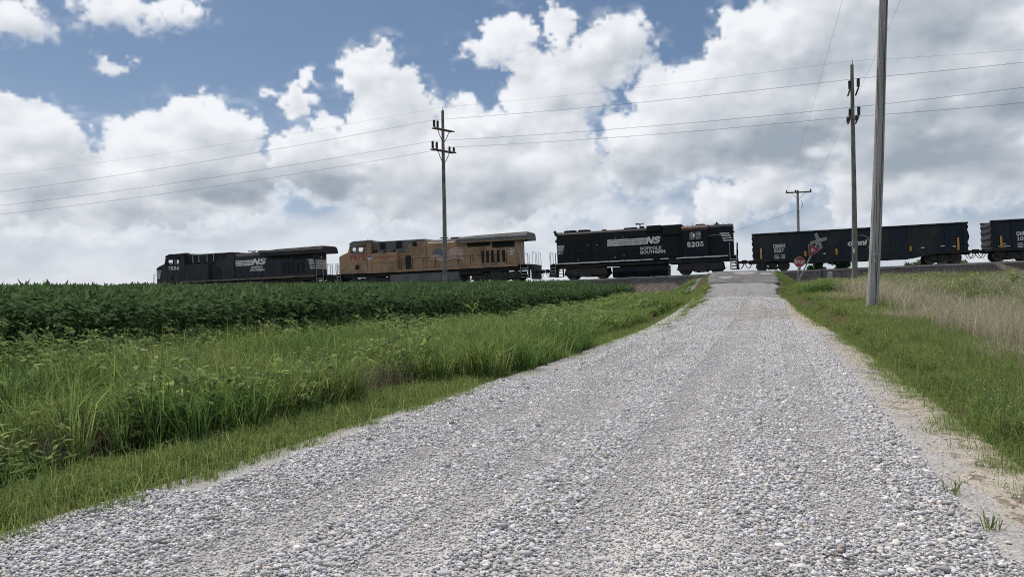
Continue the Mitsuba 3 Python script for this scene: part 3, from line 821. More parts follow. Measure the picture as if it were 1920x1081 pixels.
N1 = Vehicle('locomotive', -63.4, 'dusty black diesel locomotive numbered 7536 leading the train behind the soybeans', 'locomotive', sx=1.0, sz=.97)
wide_cab_engine(N1, 'dusty_black', 'dusty_roof', 'bare_sill')
N1.add('fleet_number', text_y('7536', 2.6, 3.98, 2.93, 3.30, -1.525, heavy=.02), 'white_print')
N1.add('lettering', text_y('NORFOLK', 12.6, 14.05, 2.64, 2.86, -1.082, heavy=.05, slant=.15), 'white_print')
N1.add('lettering', text_y('SOUTHERN', 12.5, 14.2, 2.36, 2.58, -1.082, heavy=.05, slant=.15), 'white_print')
N1.add('emblem', text_y('NS', 12.75, 14.45, 3.04, 3.66, -1.082, heavy=.05, slant=.3), 'white_print')
N1.add('emblem_stripes', speed_stripes(10.75, 12.95, 2.98, 3.6, -1.086, 4), 'white_print')
N1.add('rear_number', text_y('7536', 19.2, 19.9, 3.2, 3.32, -1.085), 'white_print')
for k in range(5):
    N1.add('nose_stripe', [flat_y(Polygon([(1.06, 2.05 + k * .2), (1.42 + k * .06, 2.05 + k * .2), (1.45 + k * .06, 2.15 + k * .2), (1.06, 2.15 + k * .2)]), -1.524), bx(.843, .85, -.95, .95, 2.05 + k * .2, 2.15 + k * .2)], 'white_print')
corner_stripes(N1, 19.6, 20.19, 2.3, 3.3, -1.085, 5, -.2)
N1.add('nose_stripe', [bx(20.2, 20.206, -1.05, 1.05, 2.3 + .2 * k, 2.4 + .2 * k) for k in range(5)], 'white_print')

N2 = Vehicle('locomotive', -41.25, 'faded yellow and grey diesel locomotive numbered 7873 with a waving flag on its hood', 'locomotive', sx=.957, sz=1.0)
wide_cab_engine(N2, 'yellow_paint', 'grey_paint', 'yellow_paint')
N2.add('fleet_number', text_y('7873', 2.28, 4.0, 2.76, 3.30, -1.525, heavy=.025), 'red_print')
N2.add('lettering', text_y('BUILDING AMERICA', 5.0, 7.3, 2.86, 3.05, -1.528, slant=.2), 'red_print')
shield = Polygon([(4.3, 3.12), (4.52, 3.17), (4.74, 3.12), (4.78, 2.95), (4.7, 2.78), (4.52, 2.68), (4.34, 2.78), (4.26, 2.95)])
N2.add('shield', flat_y(shield, -1.527), 'flag_white')
N2.add('shield_band', flat_y(shield.intersection(Polygon([(4, 2.99), (5, 2.99), (5, 3.3), (4, 3.3)])).buffer(-.02), -1.534), 'blue_print')
N2.add('shield_stripe', flat_y(unary_union([Polygon([(4.33 + k * .1, 2.74), (4.37 + k * .1, 2.74), (4.37 + k * .1, 2.96), (4.33 + k * .1, 2.96)]) for k in range(5)]).intersection(shield), -1.534), 'red_print')
# the waving flag: thirteen stripes along a wave, a blue canton with rows of stars
fx0, fx1, fz0, fz1 = 10.85, 14.5, 2.25, 3.5


def wave(t):
    return .14 * np.sin(t * 9.4 + .6) + .06 * np.sin(t * 4 + 1)


def fly(t, h):
    """A point of the flag: t along the fly, h up the hoist."""
    return fx0 + .55 * h * (1 - t) + t * (fx1 - fx0), fz0 + h * (fz1 - fz0) * (.8 + .2 * t) + wave(t) + .12 * t


tt_ = np.linspace(0, 1, 40)
bands = {'flag_red': [], 'flag_white': []}
for k in range(13):
    top = [fly(t, (k + 1) / 13) for t in tt_]
    bot = [fly(t, k / 13) for t in tt_]
    bands['flag_red' if k % 2 == 0 else 'flag_white'].append(flat_y(Polygon(bot + top[::-1]), -1.082))
N2.add('flag_stripe', bands['flag_red'], 'flag_red')
N2.add('flag_stripe', bands['flag_white'], 'flag_white')
tc = np.linspace(0, .43, 18)
N2.add('flag_canton', flat_y(Polygon([fly(t, 6 / 13) for t in tc] + [fly(t, 1.0) for t in tc[::-1]]), -1.09), 'flag_blue')
stars = []
for r_ in range(6):
    for c_ in range(6):
        px, pz = fly((c_ + .5 + .5 * (r_ % 2)) / 6.6 * .43, 6 / 13 + (r_ + .5) / 6 * 7 / 13)
        stars.append(Point(px, pz).buffer(.03, 2))
N2.add('flag_star', flat_y(unary_union(stars), -1.098, .003), 'flag_white')
ring = Point(19.55, 2.8).buffer(.3, 12).difference(Point(19.55, 2.8).buffer(.24, 12))
N2.add('roundel', flat_y(unary_union([ring, Polygon([(19.4, 2.62), (19.7, 2.62), (19.65, 2.97), (19.45, 2.97)])]), -1.088), 'flag_white')

# ---- four-axle hood unit with a high short hood
N3 = Vehicle('locomotive', -19.5, 'glossy black four-axle diesel locomotive numbered 5203 with a high square nose hood', 'locomotive')
v_ = N3
W = 1.5
v_.add('underframe', [bx(.9, 17.0, -1.2, 1.2, 1.05, 1.42), bx(.9, 17.0, -W, W, 1.42, 1.5)], 'dark_steel')
for s in (-1, 1):
    segs = [(1.2, 6.1), (6.15, 7.5), (7.55, 9.0), (9.05, 10.0), (10.6, 11.3)] if s < 0 else [(1.2, 11.3)]
    for a, b in segs + [(12.0, 16.3)]:
        v_.add('sill_stripe', bx(a, b, s * (W - .02), s * (W + .012), 1.42, 1.515), 'white_print')
v_.add('end_sheet', [prism([(.55, .3), (.7, .3), (.95, 1.5), (.8, 1.5)], -1.4, 1.4), prism([(16.95, .3), (17.1, .3), (17.0, 1.5), (16.85, 1.5)], -1.4, 1.4)], 'dark_steel')
coupler(v_, .1, 1)
coupler(v_, 17.45, -1)
lh = v_.add('long_hood', [prism_x([(-.93, 1.5), (.93, 1.5), (.93, 4.1), (.75, 4.28), (-.75, 4.28), (-.93, 4.1)], 1.25, 12.5), cbx(9.45, 10.75, -1.22, 1.22, 3.9, 4.44, .05), cbx(10.8, 12.52, -1.12, 1.12, 3.5, 4.40, .05)], 'black_paint')
for s in (-1, 1):
    g = v_.add('radiator_grille', bx(1.4, 4.4, s * .92, s * .945, 3.5, 4.06), 'opening', under=lh)
    v_.add('grille_bar', louvres(1.45, 4.35, 3.52, 4.04, .943, s, 7), 'dark_steel', under=lh)
    for a in np.arange(1.35, 12.3, .78):
        if a > 4.3 or True:
            v_.add('hood_door', [cbx(a + .02, a + .75, s * .91, s * .96, 1.62, 3.42, .012), bx(a + .62, a + .66, s * .955, s * .99, 2.5, 2.72)], 'black_paint', under=lh)
    v_.add('intake_recess', bx(6.0, 9.4, s * .92, s * .94, 3.62, 4.05), 'opening', under=lh)
    v_.add('filter_screen', bx(10.9, 12.4, s * 1.11, s * 1.13, 3.62, 4.28), 'opening', under=lh)
for x in (2.35, 3.65):
    f_ = v_.add('radiator_fan', [disc_z(x, 0, 4.26, 4.46, .6, 28), disc_z(x, 0, 4.46, 4.49, .52, 28)], 'black_paint', 35, lh)
v_.add('dynamic_brake_fan', [disc_z(7.9, 0, 4.27, 4.42, .62, 28)], 'black_paint', 35, lh)
v_.add('exhaust_stack', [cbx(8.7, 9.1, -.25, .25, 4.28, 4.5, .03), cbx(5.3, 5.7, -.25, .25, 4.28, 4.42, .03)], 'dark_steel', under=lh)
horn(v_, 8.75, -.1, 4.62)
v_.add('bell', disc_z(1.15, -.5, 3.45, 3.7, .14, 14), 'dark_steel', 35)
v_.add('number_board', [cbx(1.05, 1.25, -.85, -.3, 4.05, 4.35, .02), cbx(1.05, 1.25, .3, .85, 4.05, 4.35, .02)], 'black_paint')
v_.add('marker_light', [bx(1.0, 1.2, -.9, -.75, 4.3, 4.5), bx(1.15, 1.6, -.3, .3, 4.28, 4.36)], 'dark_steel')
wins = [(13.15, 13.59, 3.0, 3.66), (13.66, 14.1, 3.0, 3.66)]
shell = difference(cbx(12.56, 14.66, -W, W, 1.5, 4.02, .02), [bx(12.66, 14.56, -W + .07, W - .07, 2.0, 3.95)] + [bx(a, b, -2, 2, c, d) for a, b, c, d in wins])
cab = v_.add('cab', shell, 'black_paint')
windows_in(v_, cab, wins, W, 'black_paint')
v_.add('bulkhead', [bx(a, b, .2, .26, 2.0, 3.93) for a, b in ((12.7, 13.34), (13.42, 13.86), (13.94, 14.5))], 'grey_paint', under=cab)
v_.add('control_stand', [cbx(13.0, 13.5, .3, 1.2, 2.0, 3.35, .03), cbx(13.75, 14.05, -.3, .3, 2.0, 3.5, .03)], 'grey_paint', under=cab)
v_.add('seat', [cbx(13.3, 13.7, -1.2, -.75, 2.6, 2.7, .02), cbx(13.25, 13.35, -1.2, -.75, 2.6, 3.35, .02)], 'dark_steel', under=cab)
v_.add('cab_roof', prism_x([(-W - .05, 3.86), (-W - .05, 3.98), (-1.2, 4.2), (0, 4.27), (1.2, 4.2), (W + .05, 3.98), (W + .05, 3.86)], 12.5, 14.72), 'rust_roof')
for s in (-1, 1):
    v_.add('roof_skirt', bx(12.5, 14.72, s * (W + .052), s * (W - .02), 3.78, 4.0), 'rust_roof')
    v_.add('armrest', cbx(13.1, 14.15, s * (W - .02), s * (W + .12), 2.9, 2.96, .015), 'dark_steel', under=cab)
    v_.add('window_post', bx(13.59, 13.66, s * (W - .01), s * (W + .02), 3.0, 3.66), 'black_paint', under=cab)
v_.add('roof_vent', [cbx(13.6, 14.4, -.5, .5, 4.2, 4.36, .04), tube([(13.4, -.8, 4.1), (13.4, -.8, 4.5)], .02, 5)], 'dark_steel')
shh = v_.add('short_hood', [prism_x([(-.93, 1.5), (.93, 1.5), (.93, 4.0), (.7, 4.2), (-.7, 4.2), (-.93, 4.0)], 14.66, 16.72), cbx(15.2, 15.6, -.6, .6, 4.18, 4.3, .03)], 'black_paint')
for s in (-1, 1):
    v_.add('hood_door', [cbx(14.85, 15.6, s * .91, s * .955, 1.65, 3.2, .012)], 'black_paint', under=shh)
    v_.add('grab_rail', tube([(14.7, s * 1.0, 3.28), (15.9, s * 1.0, 3.28)], .022, 6), 'light_metal', 30, shh)
v_.add('headlight', disc_y(0, 0, .11, -.04, .04, 14).apply_transform(trimesh.transformations.rotation_matrix(np.pi / 2, [0, 0, 1])).apply_translation((16.76, 0, 3.9)), 'lens', under=shh)
v_.add('marker_light', [bx(16.7, 16.85, -.85, -.7, 3.4, 3.6), tube([(15.9, .2, 4.2), (15.9, .2, 4.42)], .03, 6)], 'dark_steel', under=shh)
v_.add('antenna', disc_z(15.4, -.2, 4.28, 4.46, .07, 10), 'dark_steel', under=shh)
corner_stripes(v_, 15.95, 16.72, 2.75, 3.55, -.938, 4, -.35)
v_.add('nose_stripe', bx(16.722, 16.73, -.9, .9, 3.3, 3.42), 'white_print')
corner_stripes(v_, 1.25, 1.75, 2.35, 3.2, -.966, 5, .25)
v_.add('fuel_tank', prism_x([(-1.35, .5), (-1.1, .03), (1.1, .03), (1.35, .5), (1.35, .93), (-1.35, .93)], 6.35, 11.15), 'black_paint')
for s in (-1, 1):
    v_.add('air_reservoir', disc_y(0, 0, .19, -2.2, 2.2, 16).apply_transform(trimesh.transformations.rotation_matrix(np.pi / 2, [0, 0, 1])).apply_translation((8.8, s * 1.2, 1.16)), 'dark_steel', 35)
v_.add('battery_box', [cbx(11.2, 12.4, s * 1.0, s * 1.45, 1.0, 1.42, .03) for s in (-1, 1)], 'dark_steel')
for c, ax_ in ((3.9, (2.55, 5.25)), (13.95, (12.6, 15.3))):
    engine_truck(v_, c, ax_, .5, 2.7)
for s in (-1, 1):
    steps(v_, .72, 1.22, s, z0=.35, z1=1.42)
    steps(v_, 16.45, 16.98, s, z0=.35, z1=1.42)
    handrail(v_, 1.7, 11.9, s, 1.5, 2.52, 10, 'dark_steel')
    v_.add('end_handrail', tube([(.75, s * .5, 1.5), (.75, s * .5, 2.5), (.75, s * 1.4, 2.5), (.78, s * 1.4, 1.5)], .022, 6), 'dark_steel', 30)
    v_.add('end_handrail', tube([(17.0, s * .5, 1.5), (17.05, s * .5, 2.6), (17.0, s * 1.4, 2.5), (17.0, s * 1.4, 1.5)], .022, 6), 'dark_steel', 30)
v_.add('emblem_stripes', speed_stripes(5.9, 9.6, 2.84, 3.46, -.966, 4), 'white_print')
v_.add('emblem', text_y('NS', 9.35, 10.6, 2.88, 3.46, -.964, heavy=.05, slant=.3), 'white_print')
v_.add('lettering', text_y('NORFOLK', 8.82, 10.7, 2.36, 2.62, -.964, heavy=.03, slant=0), 'white_print')
v_.add('lettering', text_y('SOUTHERN', 8.82, 10.98, 2.0, 2.28, -.964, heavy=.03, slant=0), 'white_print')
v_.add('fleet_number', text_y('5203', 12.95, 14.3, 2.37, 2.79, -1.503, heavy=.02), 'white_print')
for x, z in ((4.9, 3.0), (4.05, 3.0), (7.3, 3.55), (6.6, 3.5), (7.3, 1.95), (3.1, 1.7), (12.75, 3.5), (6.5, 1.8)):
    v_.add('door_latch', bx(x, x + .14, -.975, -.95, z, z + .06), 'light_metal')


# ---- gondolas
def gondola(x, text, number, with_logo):
    g = Vehicle('gondola_car', x, text, 'freight wagon', None)
    L, W = 16.2, 1.5
    z0, z1 = .98, 3.05
    body = difference(prism([(.3, z0), (.3, z1), (L + .1, z1), (L + .1, z0)], -W, W), [bx(.42, L - .02, -W + .08, W - .08, z0 + .25, z1 + 1)])
    bk = g.add('body', body, 'gondola_blue')
    for s in (-1, 1):
        g.add('top_chord', cbx(.25, L + .15, s * (W - .1), s * (W + .1), z1 - .02, z1 + .13, .02), 'gondola_dark', under=bk)
        g.add('side_sill', prism([(.3, z0 - .18), (2.9, z0 - .2), (4.2, .52), (L - 3.8, .52), (L - 2.5, z0 - .2), (L + .1, z0 - .18), (L + .1, z0 + .02), (.3, z0 + .02)], s * (W - .05), s * (W + .02)), 'gondola_dark', under=bk)
        for xx in np.linspace(.5, L - .1, 13):
            g.add('side_post', prism_x([(s * (W - .02), z0 - .02), (s * (W + .07), z0 + .02), (s * (W + .07), z1 - .03), (s * (W - .02), z1 - .02)], xx - .09, xx + .09), 'gondola_blue', under=bk)
            g.add('post_foot', bx(xx - .12, xx + .12, s * (W - .02), s * (W + .085), z0 - .1, z0 + .14), 'gondola_dark', under=bk)
        for xx, za, zb in ((.95, 1.05, 1.95), (4.42, 1.1, 1.52), (6.8, 1.1, 1.6), (12.25, 1.05, 1.5), (15.62, 1.02, 2.0)):
            g.add('reflector', bx(xx - .07, xx + .07, s * (W + .072), s * (W + .08), za, zb), 'amber_tape', under=bk)
            g.add('reflector_plate', bx(xx - .1, xx + .1, s * (W - .01), s * (W + .07), za - .03, zb + .03), 'gondola_blue', under=bk)
        g.add('ladder', [bx(.32 + (L - .72) * q, .36 + (L - .72) * q, s * (W + .1), s * (W + .13), z0, 2.7) for q in (0, 1)] + [bx(.3 + (L - .9) * q, .75 + (L - .9) * q, s * (W + .02), s * (W + .06), zz, zz + .03) for q in (0, 1) for zz in np.arange(1.15, 2.7, .38)], 'gondola_dark', under=bk)
    for e, sg in ((.3, -1), (L + .1, 1)):
        for zz in (1.35, 1.85, 2.35, 2.8):
            g.add('end_rib', prism([(e, zz - .14), (e + sg * .06, zz - .09), (e + sg * .06, zz + .09), (e, zz + .14)][::sg], -W, W), 'gondola_dark', under=bk)
        g.add('end_platform', bx(e, e + sg * .22, -W, W, .8, .92), 'gondola_dark')
    g.add('brake_wheel', [disc_y(0, 0, .25, -.02, .02, 16).apply_transform(trimesh.transformations.rotation_matrix(np.pi / 2, [0, 0, 1])).apply_translation((L + .32, -.6, 2.1)), bx(L + .1, L + .32, -.65, -.55, 2.0, 2.2)], 'gondola_dark')
    g.add('centre_sill', bx(-.1, L + .5, -.3, .3, .68, 1.0), 'gondola_dark')
    coupler(g, -.35, 1)
    coupler(g, L + .78, -1)
    for c in (1.85, L - 1.55):
        ms = []
        for s in (-1, 1):
            fr = [(c - 1.15, .36), (c - 1.1, .58), (c - .55, .68), (c + .55, .68), (c + 1.1, .58), (c + 1.15, .36), (c + .8, .34), (c + .5, .28), (c + .38, .16), (c - .38, .16), (c - .5, .28), (c - .8, .34)]
            hole = [(c - .6, .48), (c - .38, .56), (c - .3, .36)]
            hole2 = [(c + .6, .48), (c + .38, .56), (c + .3, .36)]
            ms.append(difference(prism(fr, s * .98, s * 1.12), [prism(hole, s * .9, s * 1.2), prism(hole2, s * .9, s * 1.2)]))
            ms += [disc_z(c + q, s * 1.05, .2, .5, .1, 12) for q in (-.16, .16)]
        ms.append(bx(c - .22, c + .22, -1.1, 1.1, .45, .72))
        tr = g.add('truck', ms, 'truck_steel')
        for q in (-.89, .89):
            wheelset(g, c + q, .44, tr)
            for s in (-1, 1):
                g.add('axle_cap', disc_y(c + q, .44, .12, s * 1.0, s * 1.2, 12), 'truck_steel', 35, tr)
    y = -W - .004
    tx = 1.94 if with_logo else 2.0
    g.add('lettering', text_y('OMNX', tx, tx + .95, 1.90, 2.22, y, True, heavy=.012), 'white_print')
    g.add('fleet_number', text_y(number, tx + .04, tx + (.8 if len(number) > 3 else .65), 1.53, 1.82, y, True, heavy=.012), 'white_print')
    g.add('data_lines', [bx(tx + .05 + a, tx + .05 + a + w_, y - .004, y + .02, z, z + .05) for z in (1.02, 1.14, 1.28) for a, w_ in ((0, .38), (.55, .3))], 'white_print')
    if with_logo:
        g.add('logo', text_y('omni', 7.68, 9.12, 1.78, 2.2, y, True, .18, heavy=.04), 'white_print')
        a = np.radians(np.linspace(-62, 118, 28))
        outer_ = [(8.72 + .62 * np.cos(t), 1.98 + .62 * np.sin(t)) for t in a]
        w_ = .012 + .045 * np.sin(np.linspace(0, np.pi, 28))
        inner_ = [(8.72 + (.62 - q) * np.cos(t), 1.98 + (.62 - q) * np.sin(t)) for t, q in zip(a, w_)]
        g.add('logo_arc', flat_y(Polygon(outer_ + inner_[::-1]).buffer(0), y), 'sign_grey')
        g.add('stencil', [bx(a, a + b, y - .004, y + .02, z, z + .08) for a, b, z in ((5.75, .25, 1.2), (13.0, .25, 1.3), (14.4, .45, 1.36), (15.25, .2, 1.3))], 'white_print')
    else:
        g.add('stencil', [bx(a, a + b, y - .004, y + .02, z, z + .07) for a, b, z in ((.9, .35, 1.3), (.75, .8, 1.12))], 'white_print')


gondola(-1.5, 'blue-black open freight wagon numbered 2527 with a white curved logo', '2527', True)
gondola(16.1, 'blue-black open freight wagon cut off by the picture edge behind wagon 2527', '100', False)

# ------------------------------------------------------------------ poles and wires


def wood_pole(key, base, top, r0, r1, mat='weathered_wood', n=20):
    t = np.linspace(0, 1, 24)[:, None]
    pts = np.array(base) * (1 - t) + np.array(top) * t
    pts[:, 0] += .03 * np.sin(t[:, 0] * 5)
    m = tube(pts, r0 + (r1 - r0) * t[:, 0], n)
    return add(key + '__shaft', m, mat, 40)


def tall_pole(x, y, top, text, arm_dir, drop, twin=.0):
    key = fresh('transmission_pole')
    label(key, text, 'utility pole')
    base = (x, y, float(height(x, y)) - .5)
    wood_pole(key, base, (x - .03, y, top), .21, .12, 'grey_wood')
    add(key + '__pole_cap', tube([(x - .03, y, top - .05), (x - .03, y, top + .35)], [.05, .03], 8), 'galvanised', 30)
    tips = []
    a = np.array([arm_dir[0], arm_dir[1], 0.0])
    side = np.array([-a[1], a[0], 0])
    for z, l0, l1, spots in ((top - drop[0], 1.25, 1.2, (1.15, .72)), (top - drop[1], 1.45, 1.4, (1.35, .85, -.75, -1.3))):
        for sgn in (-1, 1):
            c0 = np.array([x, y, z]) + side * sgn * max(.17, twin)
            pts = np.array([c0 + a * l0, c0 - a * l1])
            add(key + '__crossarm', tube(pts, .065, 4), 'dark_wood')
        for sgn in (1, -1):
            add(key + '__brace', tube([np.array([x, y, z - 1.0]) + a * sgn * .13, np.array([x, y, z - .55]) + a * sgn * .45, np.array([x, y, z]) + a * sgn * .75], .035, 6), 'dark_wood')
        for k_, q in enumerate(spots):
            p = np.array([x, y, z]) + a * q + side * twin * (-1) ** k_
            h = .68 if q > 0 else .5
            prof_ = [tube([p + [0, 0, .05], p + [0, 0, h]], .045, 8)] + [disc_z(p[0], p[1], p[2] + zz, p[2] + zz + .035, .115, 12) for zz in np.arange(.1, h - .03, .068)]
            add(key + '__insulator', prof_, 'insulator', 30)
            tips.append(p + [0, 0, h + .02])
    return np.array([x - .03, y, top + .3]), tips


pa_static, pa = tall_pole(-26.82, 64.5, 16.85, 'slender wooden transmission pole standing in front of the yellow locomotive', (-.36, -.93), (1.68, 3.52))
pb_static, pb = tall_pole(6.04, 64.0, 17.6, 'slender wooden transmission pole standing in front of the white curved wagon logo', (-.02, -1.0), (2.0, 4.08), .27)
labels['transmission_pole_001']['label'] = 'slender wooden transmission pole on the right, before the wagon with the curved logo'
add('transmission_pole_001__tag', bx(5.93, 6.05, 63.77, 63.79, 3.75, 4.05), 'sign_white')


def catenary(p, q, sag, n=40):
    t = np.linspace(0, 1, n)[:, None]
    c = np.array(p) * (1 - t) + np.array(q) * t
    c[:, 2] -= (4 * sag * t * (1 - t))[:, 0]
    return c


def wire(spans, r, text):
    pts = np.vstack([s if k == 0 else s[1:] for k, s in enumerate(spans)])
    k = add('power_line', tube(pts, r, 5), 'wire', 60)
    label(k, text, 'wire')


LX, RXP = -90.0, 42.0


def off_left(a, z0, y=64.5):
    """The wire's far end beyond the picture so that it passes z0 where x = -77.85."""
    t = (a[0] - -77.85) / (a[0] - LX)
    sag = .55
    return (LX, y, a[2] + (z0 + 4 * sag * t * (1 - t) - a[2]) / t), sag


def off_right(b, z0, y=64.0):
    t = (17.04 - b[0]) / (RXP - b[0])
    sag = .5
    return (RXP, y, b[2] + (z0 + 4 * sag * t * (1 - t) - b[2]) / t), sag


for a, b, zl, zr_, r, dy, text in ((pa_static, pb_static, 13.92, 17.63, .006, 0, 'thin topmost wire strung between the tips of the two transmission poles'),
                                   (pa[0], pb[0], 11.99, 16.52, .012, -.6, 'upper conductor wire on the upper crossarms of the transmission poles'),
                                   (pa[2], pb[2], 10.52, 14.78, .012, -.7, 'middle conductor wire on the near ends of the lower crossarms'),
                                   (pa[5], pb[5], 9.89, 14.15, .012, .7, 'lowest conductor wire on the far ends of the lower crossarms')):
    le, sl = off_left(a, zl, 64.5 + dy)
    re, sr = off_right(b, zr_, 64.0 + dy)
    wire([catenary(le, a, sl), catenary(a, b, .22), catenary(b, re, sr)], r, text)

# near leaning pole and the pole across the tracks
key = label(fresh('distribution_pole'), 'thick grey weathered wooden pole leaning right in the tan grass', 'utility pole')
bz = float(height(3.5, 31.6))
bigtop = np.array([4.13, 31.6, 13.4])
wood_pole(key, (3.52, 31.6, bz - .6), bigtop, .205, .14, n=28)
gw = np.linspace(0, 1, 14)
add(key + '__ground_wire', tube(np.stack([3.52 + .11 + (4.13 - 3.52 - .04) * gw + .03 * np.sin(gw * 5), 31.6 - .19 + .07 * gw, bz + gw * (12.8 - bz)], 1), .009, 5), 'dark_steel', 30)
for zt_, w_ in ((bz + 1.75, .05), (bz + 2.0, .035)):
    xt = 3.52 + (4.13 - 3.52) * (zt_ - bz + .6) / (13.4 - bz + .6)
    add(key + '__tag', bx(xt - w_, xt + w_, 31.6 - .215, 31.6 - .2, zt_, zt_ + .09), 'light_metal')
arm_z = 12.95
add(key + '__crossarm', cbx(4.12 - 1.22, 4.12 + 1.22, 31.42, 31.54, arm_z - .06, arm_z + .06, .01), 'dark_wood')
big_ins = []
for q in (-1.12, -.35, 1.12):
    p = np.array([4.12 + q, 31.48, arm_z + .06])
    add(key + '__insulator', [disc_z(p[0], p[1], p[2], p[2] + .16, .05, 10), disc_z(p[0], p[1], p[2] + .06, p[2] + .1, .08, 10)], 'insulator', 30)
    big_ins.append(p + [0, 0, .16])
for q in (-.7, .7):
    add(key + '__brace', tube([(4.12 + q, 31.45, arm_z - .05), (4.10, 31.44, arm_z - .75)], .018, 6), 'galvanised')

key = label(fresh('distribution_pole'), 'T-shaped wooden pole with one crossarm standing beyond the train', 'utility pole')
wood_pole(key, (2.95, 87, float(height(2.95, 87)) - .5), (2.92, 87, 11.02), .17, .12)
add(key + '__crossarm', cbx(2.98 - 1.25, 2.98 + 1.25, 86.8, 86.92, 10.74, 10.88, .01), 'dark_wood')
t_ins = []
for q in (-1.15, -.3, 1.15):
    p = np.array([2.98 + q, 86.86, 10.88])
    add(key + '__insulator', [disc_z(p[0], p[1], p[2], p[2] + .2, .055, 10), disc_z(p[0], p[1], p[2] + .06, p[2] + .11, .085, 10)], 'insulator', 30)
    t_ins.append(p + [0, 0, .2])
for q in (-.7, .7):
    add(key + '__brace', tube([(2.98 + q, 86.84, 10.77), (2.95, 86.82, 10.05)], .02, 6), 'galvanised')
add(key + '__cutout', [tube([(3.25, 86.8, 9.9), (3.36, 86.75, 9.55), (3.25, 86.8, 9.2)], .04, 6), bx(2.88, 3.02, 86.7, 86.82, 8.95, 9.25)], 'galvanised', 30)
for a, b, text in ((t_ins[0], big_ins[0], 'faint service wire climbing from the T-shaped pole towards the top of the leaning pole'), (t_ins[2], big_ins[2], 'faint wire passing close behind the top of the thick leaning pole')):
    wire([catenary(a, b, .35), catenary(b, (b[0] + .6, -22, b[2] + .2), .3)], .004, text)
key = label(fresh('service_pole'), 'short service pole hidden behind the locomotive 5203', 'utility pole')
wood_pole(key, (-12, 88, float(height(-12, 88)) - .4), (-12, 88, 6.0), .12, .09)
wire([catenary((2.85, 86.9, 9.06), (-12, 88, 5.6), .5)], .010, 'sagging service wire running left from the T-shaped pole down behind the train')

# ------------------------------------------------------------------ signs
xb = label('crossing_sign', 'leaning white crossbuck on a tilted post in front of wagon 2527', 'road sign')
TWX = T().translate([2.46, 65.9, 2.3]).rotate([0, 0, 1], -2).rotate([0, 1, 0], 26)
post = [cbx(-.05, .05, -.05, .05, -1.2, 3.0, .012)]
add('crossing_sign__post', post, 'galvanised', to_world=TWX)
pz = 2.75


def board(ang, text, x0, dy):
    b = cbx(-.61, .61, -.012, .012, -.115, .115, .006)
    lt = text_y(text, x0, -x0, -.07, .07, -.0145, False, depth=.004)
    R = trimesh.transformations.rotation_matrix(ang, [0, 1, 0])
    out = []
    for m in (b, lt):
        m = m.copy()
        m.apply_transform(R)
        m.apply_translation((0, -.085 - dy, pz))
        out.append(m)
    return out


for ang, text, x0, dy, nm in ((np.radians(-42), 'CROSSING', -.54, .0, 0), (np.radians(45), 'RAIL ROAD', -.55, .028, 1)):
    b, lt = board(ang, text, x0, dy)
    k = add('crossing_sign__board', b, 'sign_grey', to_world=TWX)
    add('crossing_sign__lettering', lt, 'black_print', to_world=TWX)
yl = label('yield_sign', 'red and white triangular sign turned on its side under the crossbuck', 'road sign')


def tri(r, sh=0):
    a = np.radians([2, 122, 242])
    return Polygon([(r * np.cos(t), r * np.sin(t)) for t in a])


TWY = T().translate([3.24, 65.72, 4.08]).rotate([0, 0, 1], -2).rotate([0, 1, 0], -4)
add('yield_sign__plate', flat_y(tri(.52).buffer(.04), -.0, .012), 'sign_grey', to_world=TWY)
add('yield_sign__border', flat_y(tri(.50).buffer(.02).difference(tri(.22)), -.016, .004), 'yield_red', to_world=TWY)
add('yield_sign__centre', flat_y(tri(.21), -.016, .004), 'yield_pink', to_world=TWY)
add('yield_sign__lettering', text_y('YIELD', -.17, .08, -.04, .04, -.022, True, depth=.003), 'red_print', to_world=TWY)
add('yield_sign__bracket', bx(-.06, .06, 0, .2, -.1, .1), 'galvanised', to_world=TWY)
st = label('stop_sign', 'red octagonal STOP sign just above the weeds beside the crossing', 'road sign')
TWS = T().translate([2.21, 64.0, 3.14]).rotate([0, 0, 1], -4).rotate([0, 1, 0], 7)
octg = Polygon([(.415 * np.cos(np.radians(22.5 + 45 * k)), .415 * np.sin(np.radians(22.5 + 45 * k))) for k in range(8)])
add('stop_sign__plate', flat_y(octg, 0, .012), 'sign_white', to_world=TWS)
add('stop_sign__face', flat_y(octg.buffer(-.022), -.0145, .003), 'stop_red', to_world=TWS)
add('stop_sign__lettering', text_y('STOP', -.30, .30, -.13, .13, -.0195, True, depth=.003), 'sign_white', to_world=TWS)
add('stop_sign__post', cbx(-.035, .035, .015, .06, -2.2, .4, .01), 'galvanised', to_world=TWS)
mk = label('marker_post', 'short dark post at the foot of the ballast right of the crossbuck', 'post')
add('marker_post__shaft', cbx(3.8, 3.9, 64.95, 65.05, .9, 2.5, .02), 'dark_steel')
add('marker_post__cap', cbx(3.78, 3.92, 64.93, 65.07, 2.5, 2.54, .01), 'dark_steel')
bxk = label('signal_box', 'small grey equipment box on the ballast between the marker post and the pole', 'cabinet')
add('signal_box__case', cbx(4.35, 4.68, 66.2, 66.5, 1.7, 2.4, .03), 'galvanised')
add('signal_box__door', cbx(4.39, 4.64, 66.175, 66.197, 1.78, 2.34, .005), 'galvanised')
add('signal_box__leg', [bx(4.4, 4.46, 66.3, 66.36, 1.1, 1.7), bx(4.58, 4.64, 66.3, 66.36, 1.1, 1.7)], 'dark_steel')

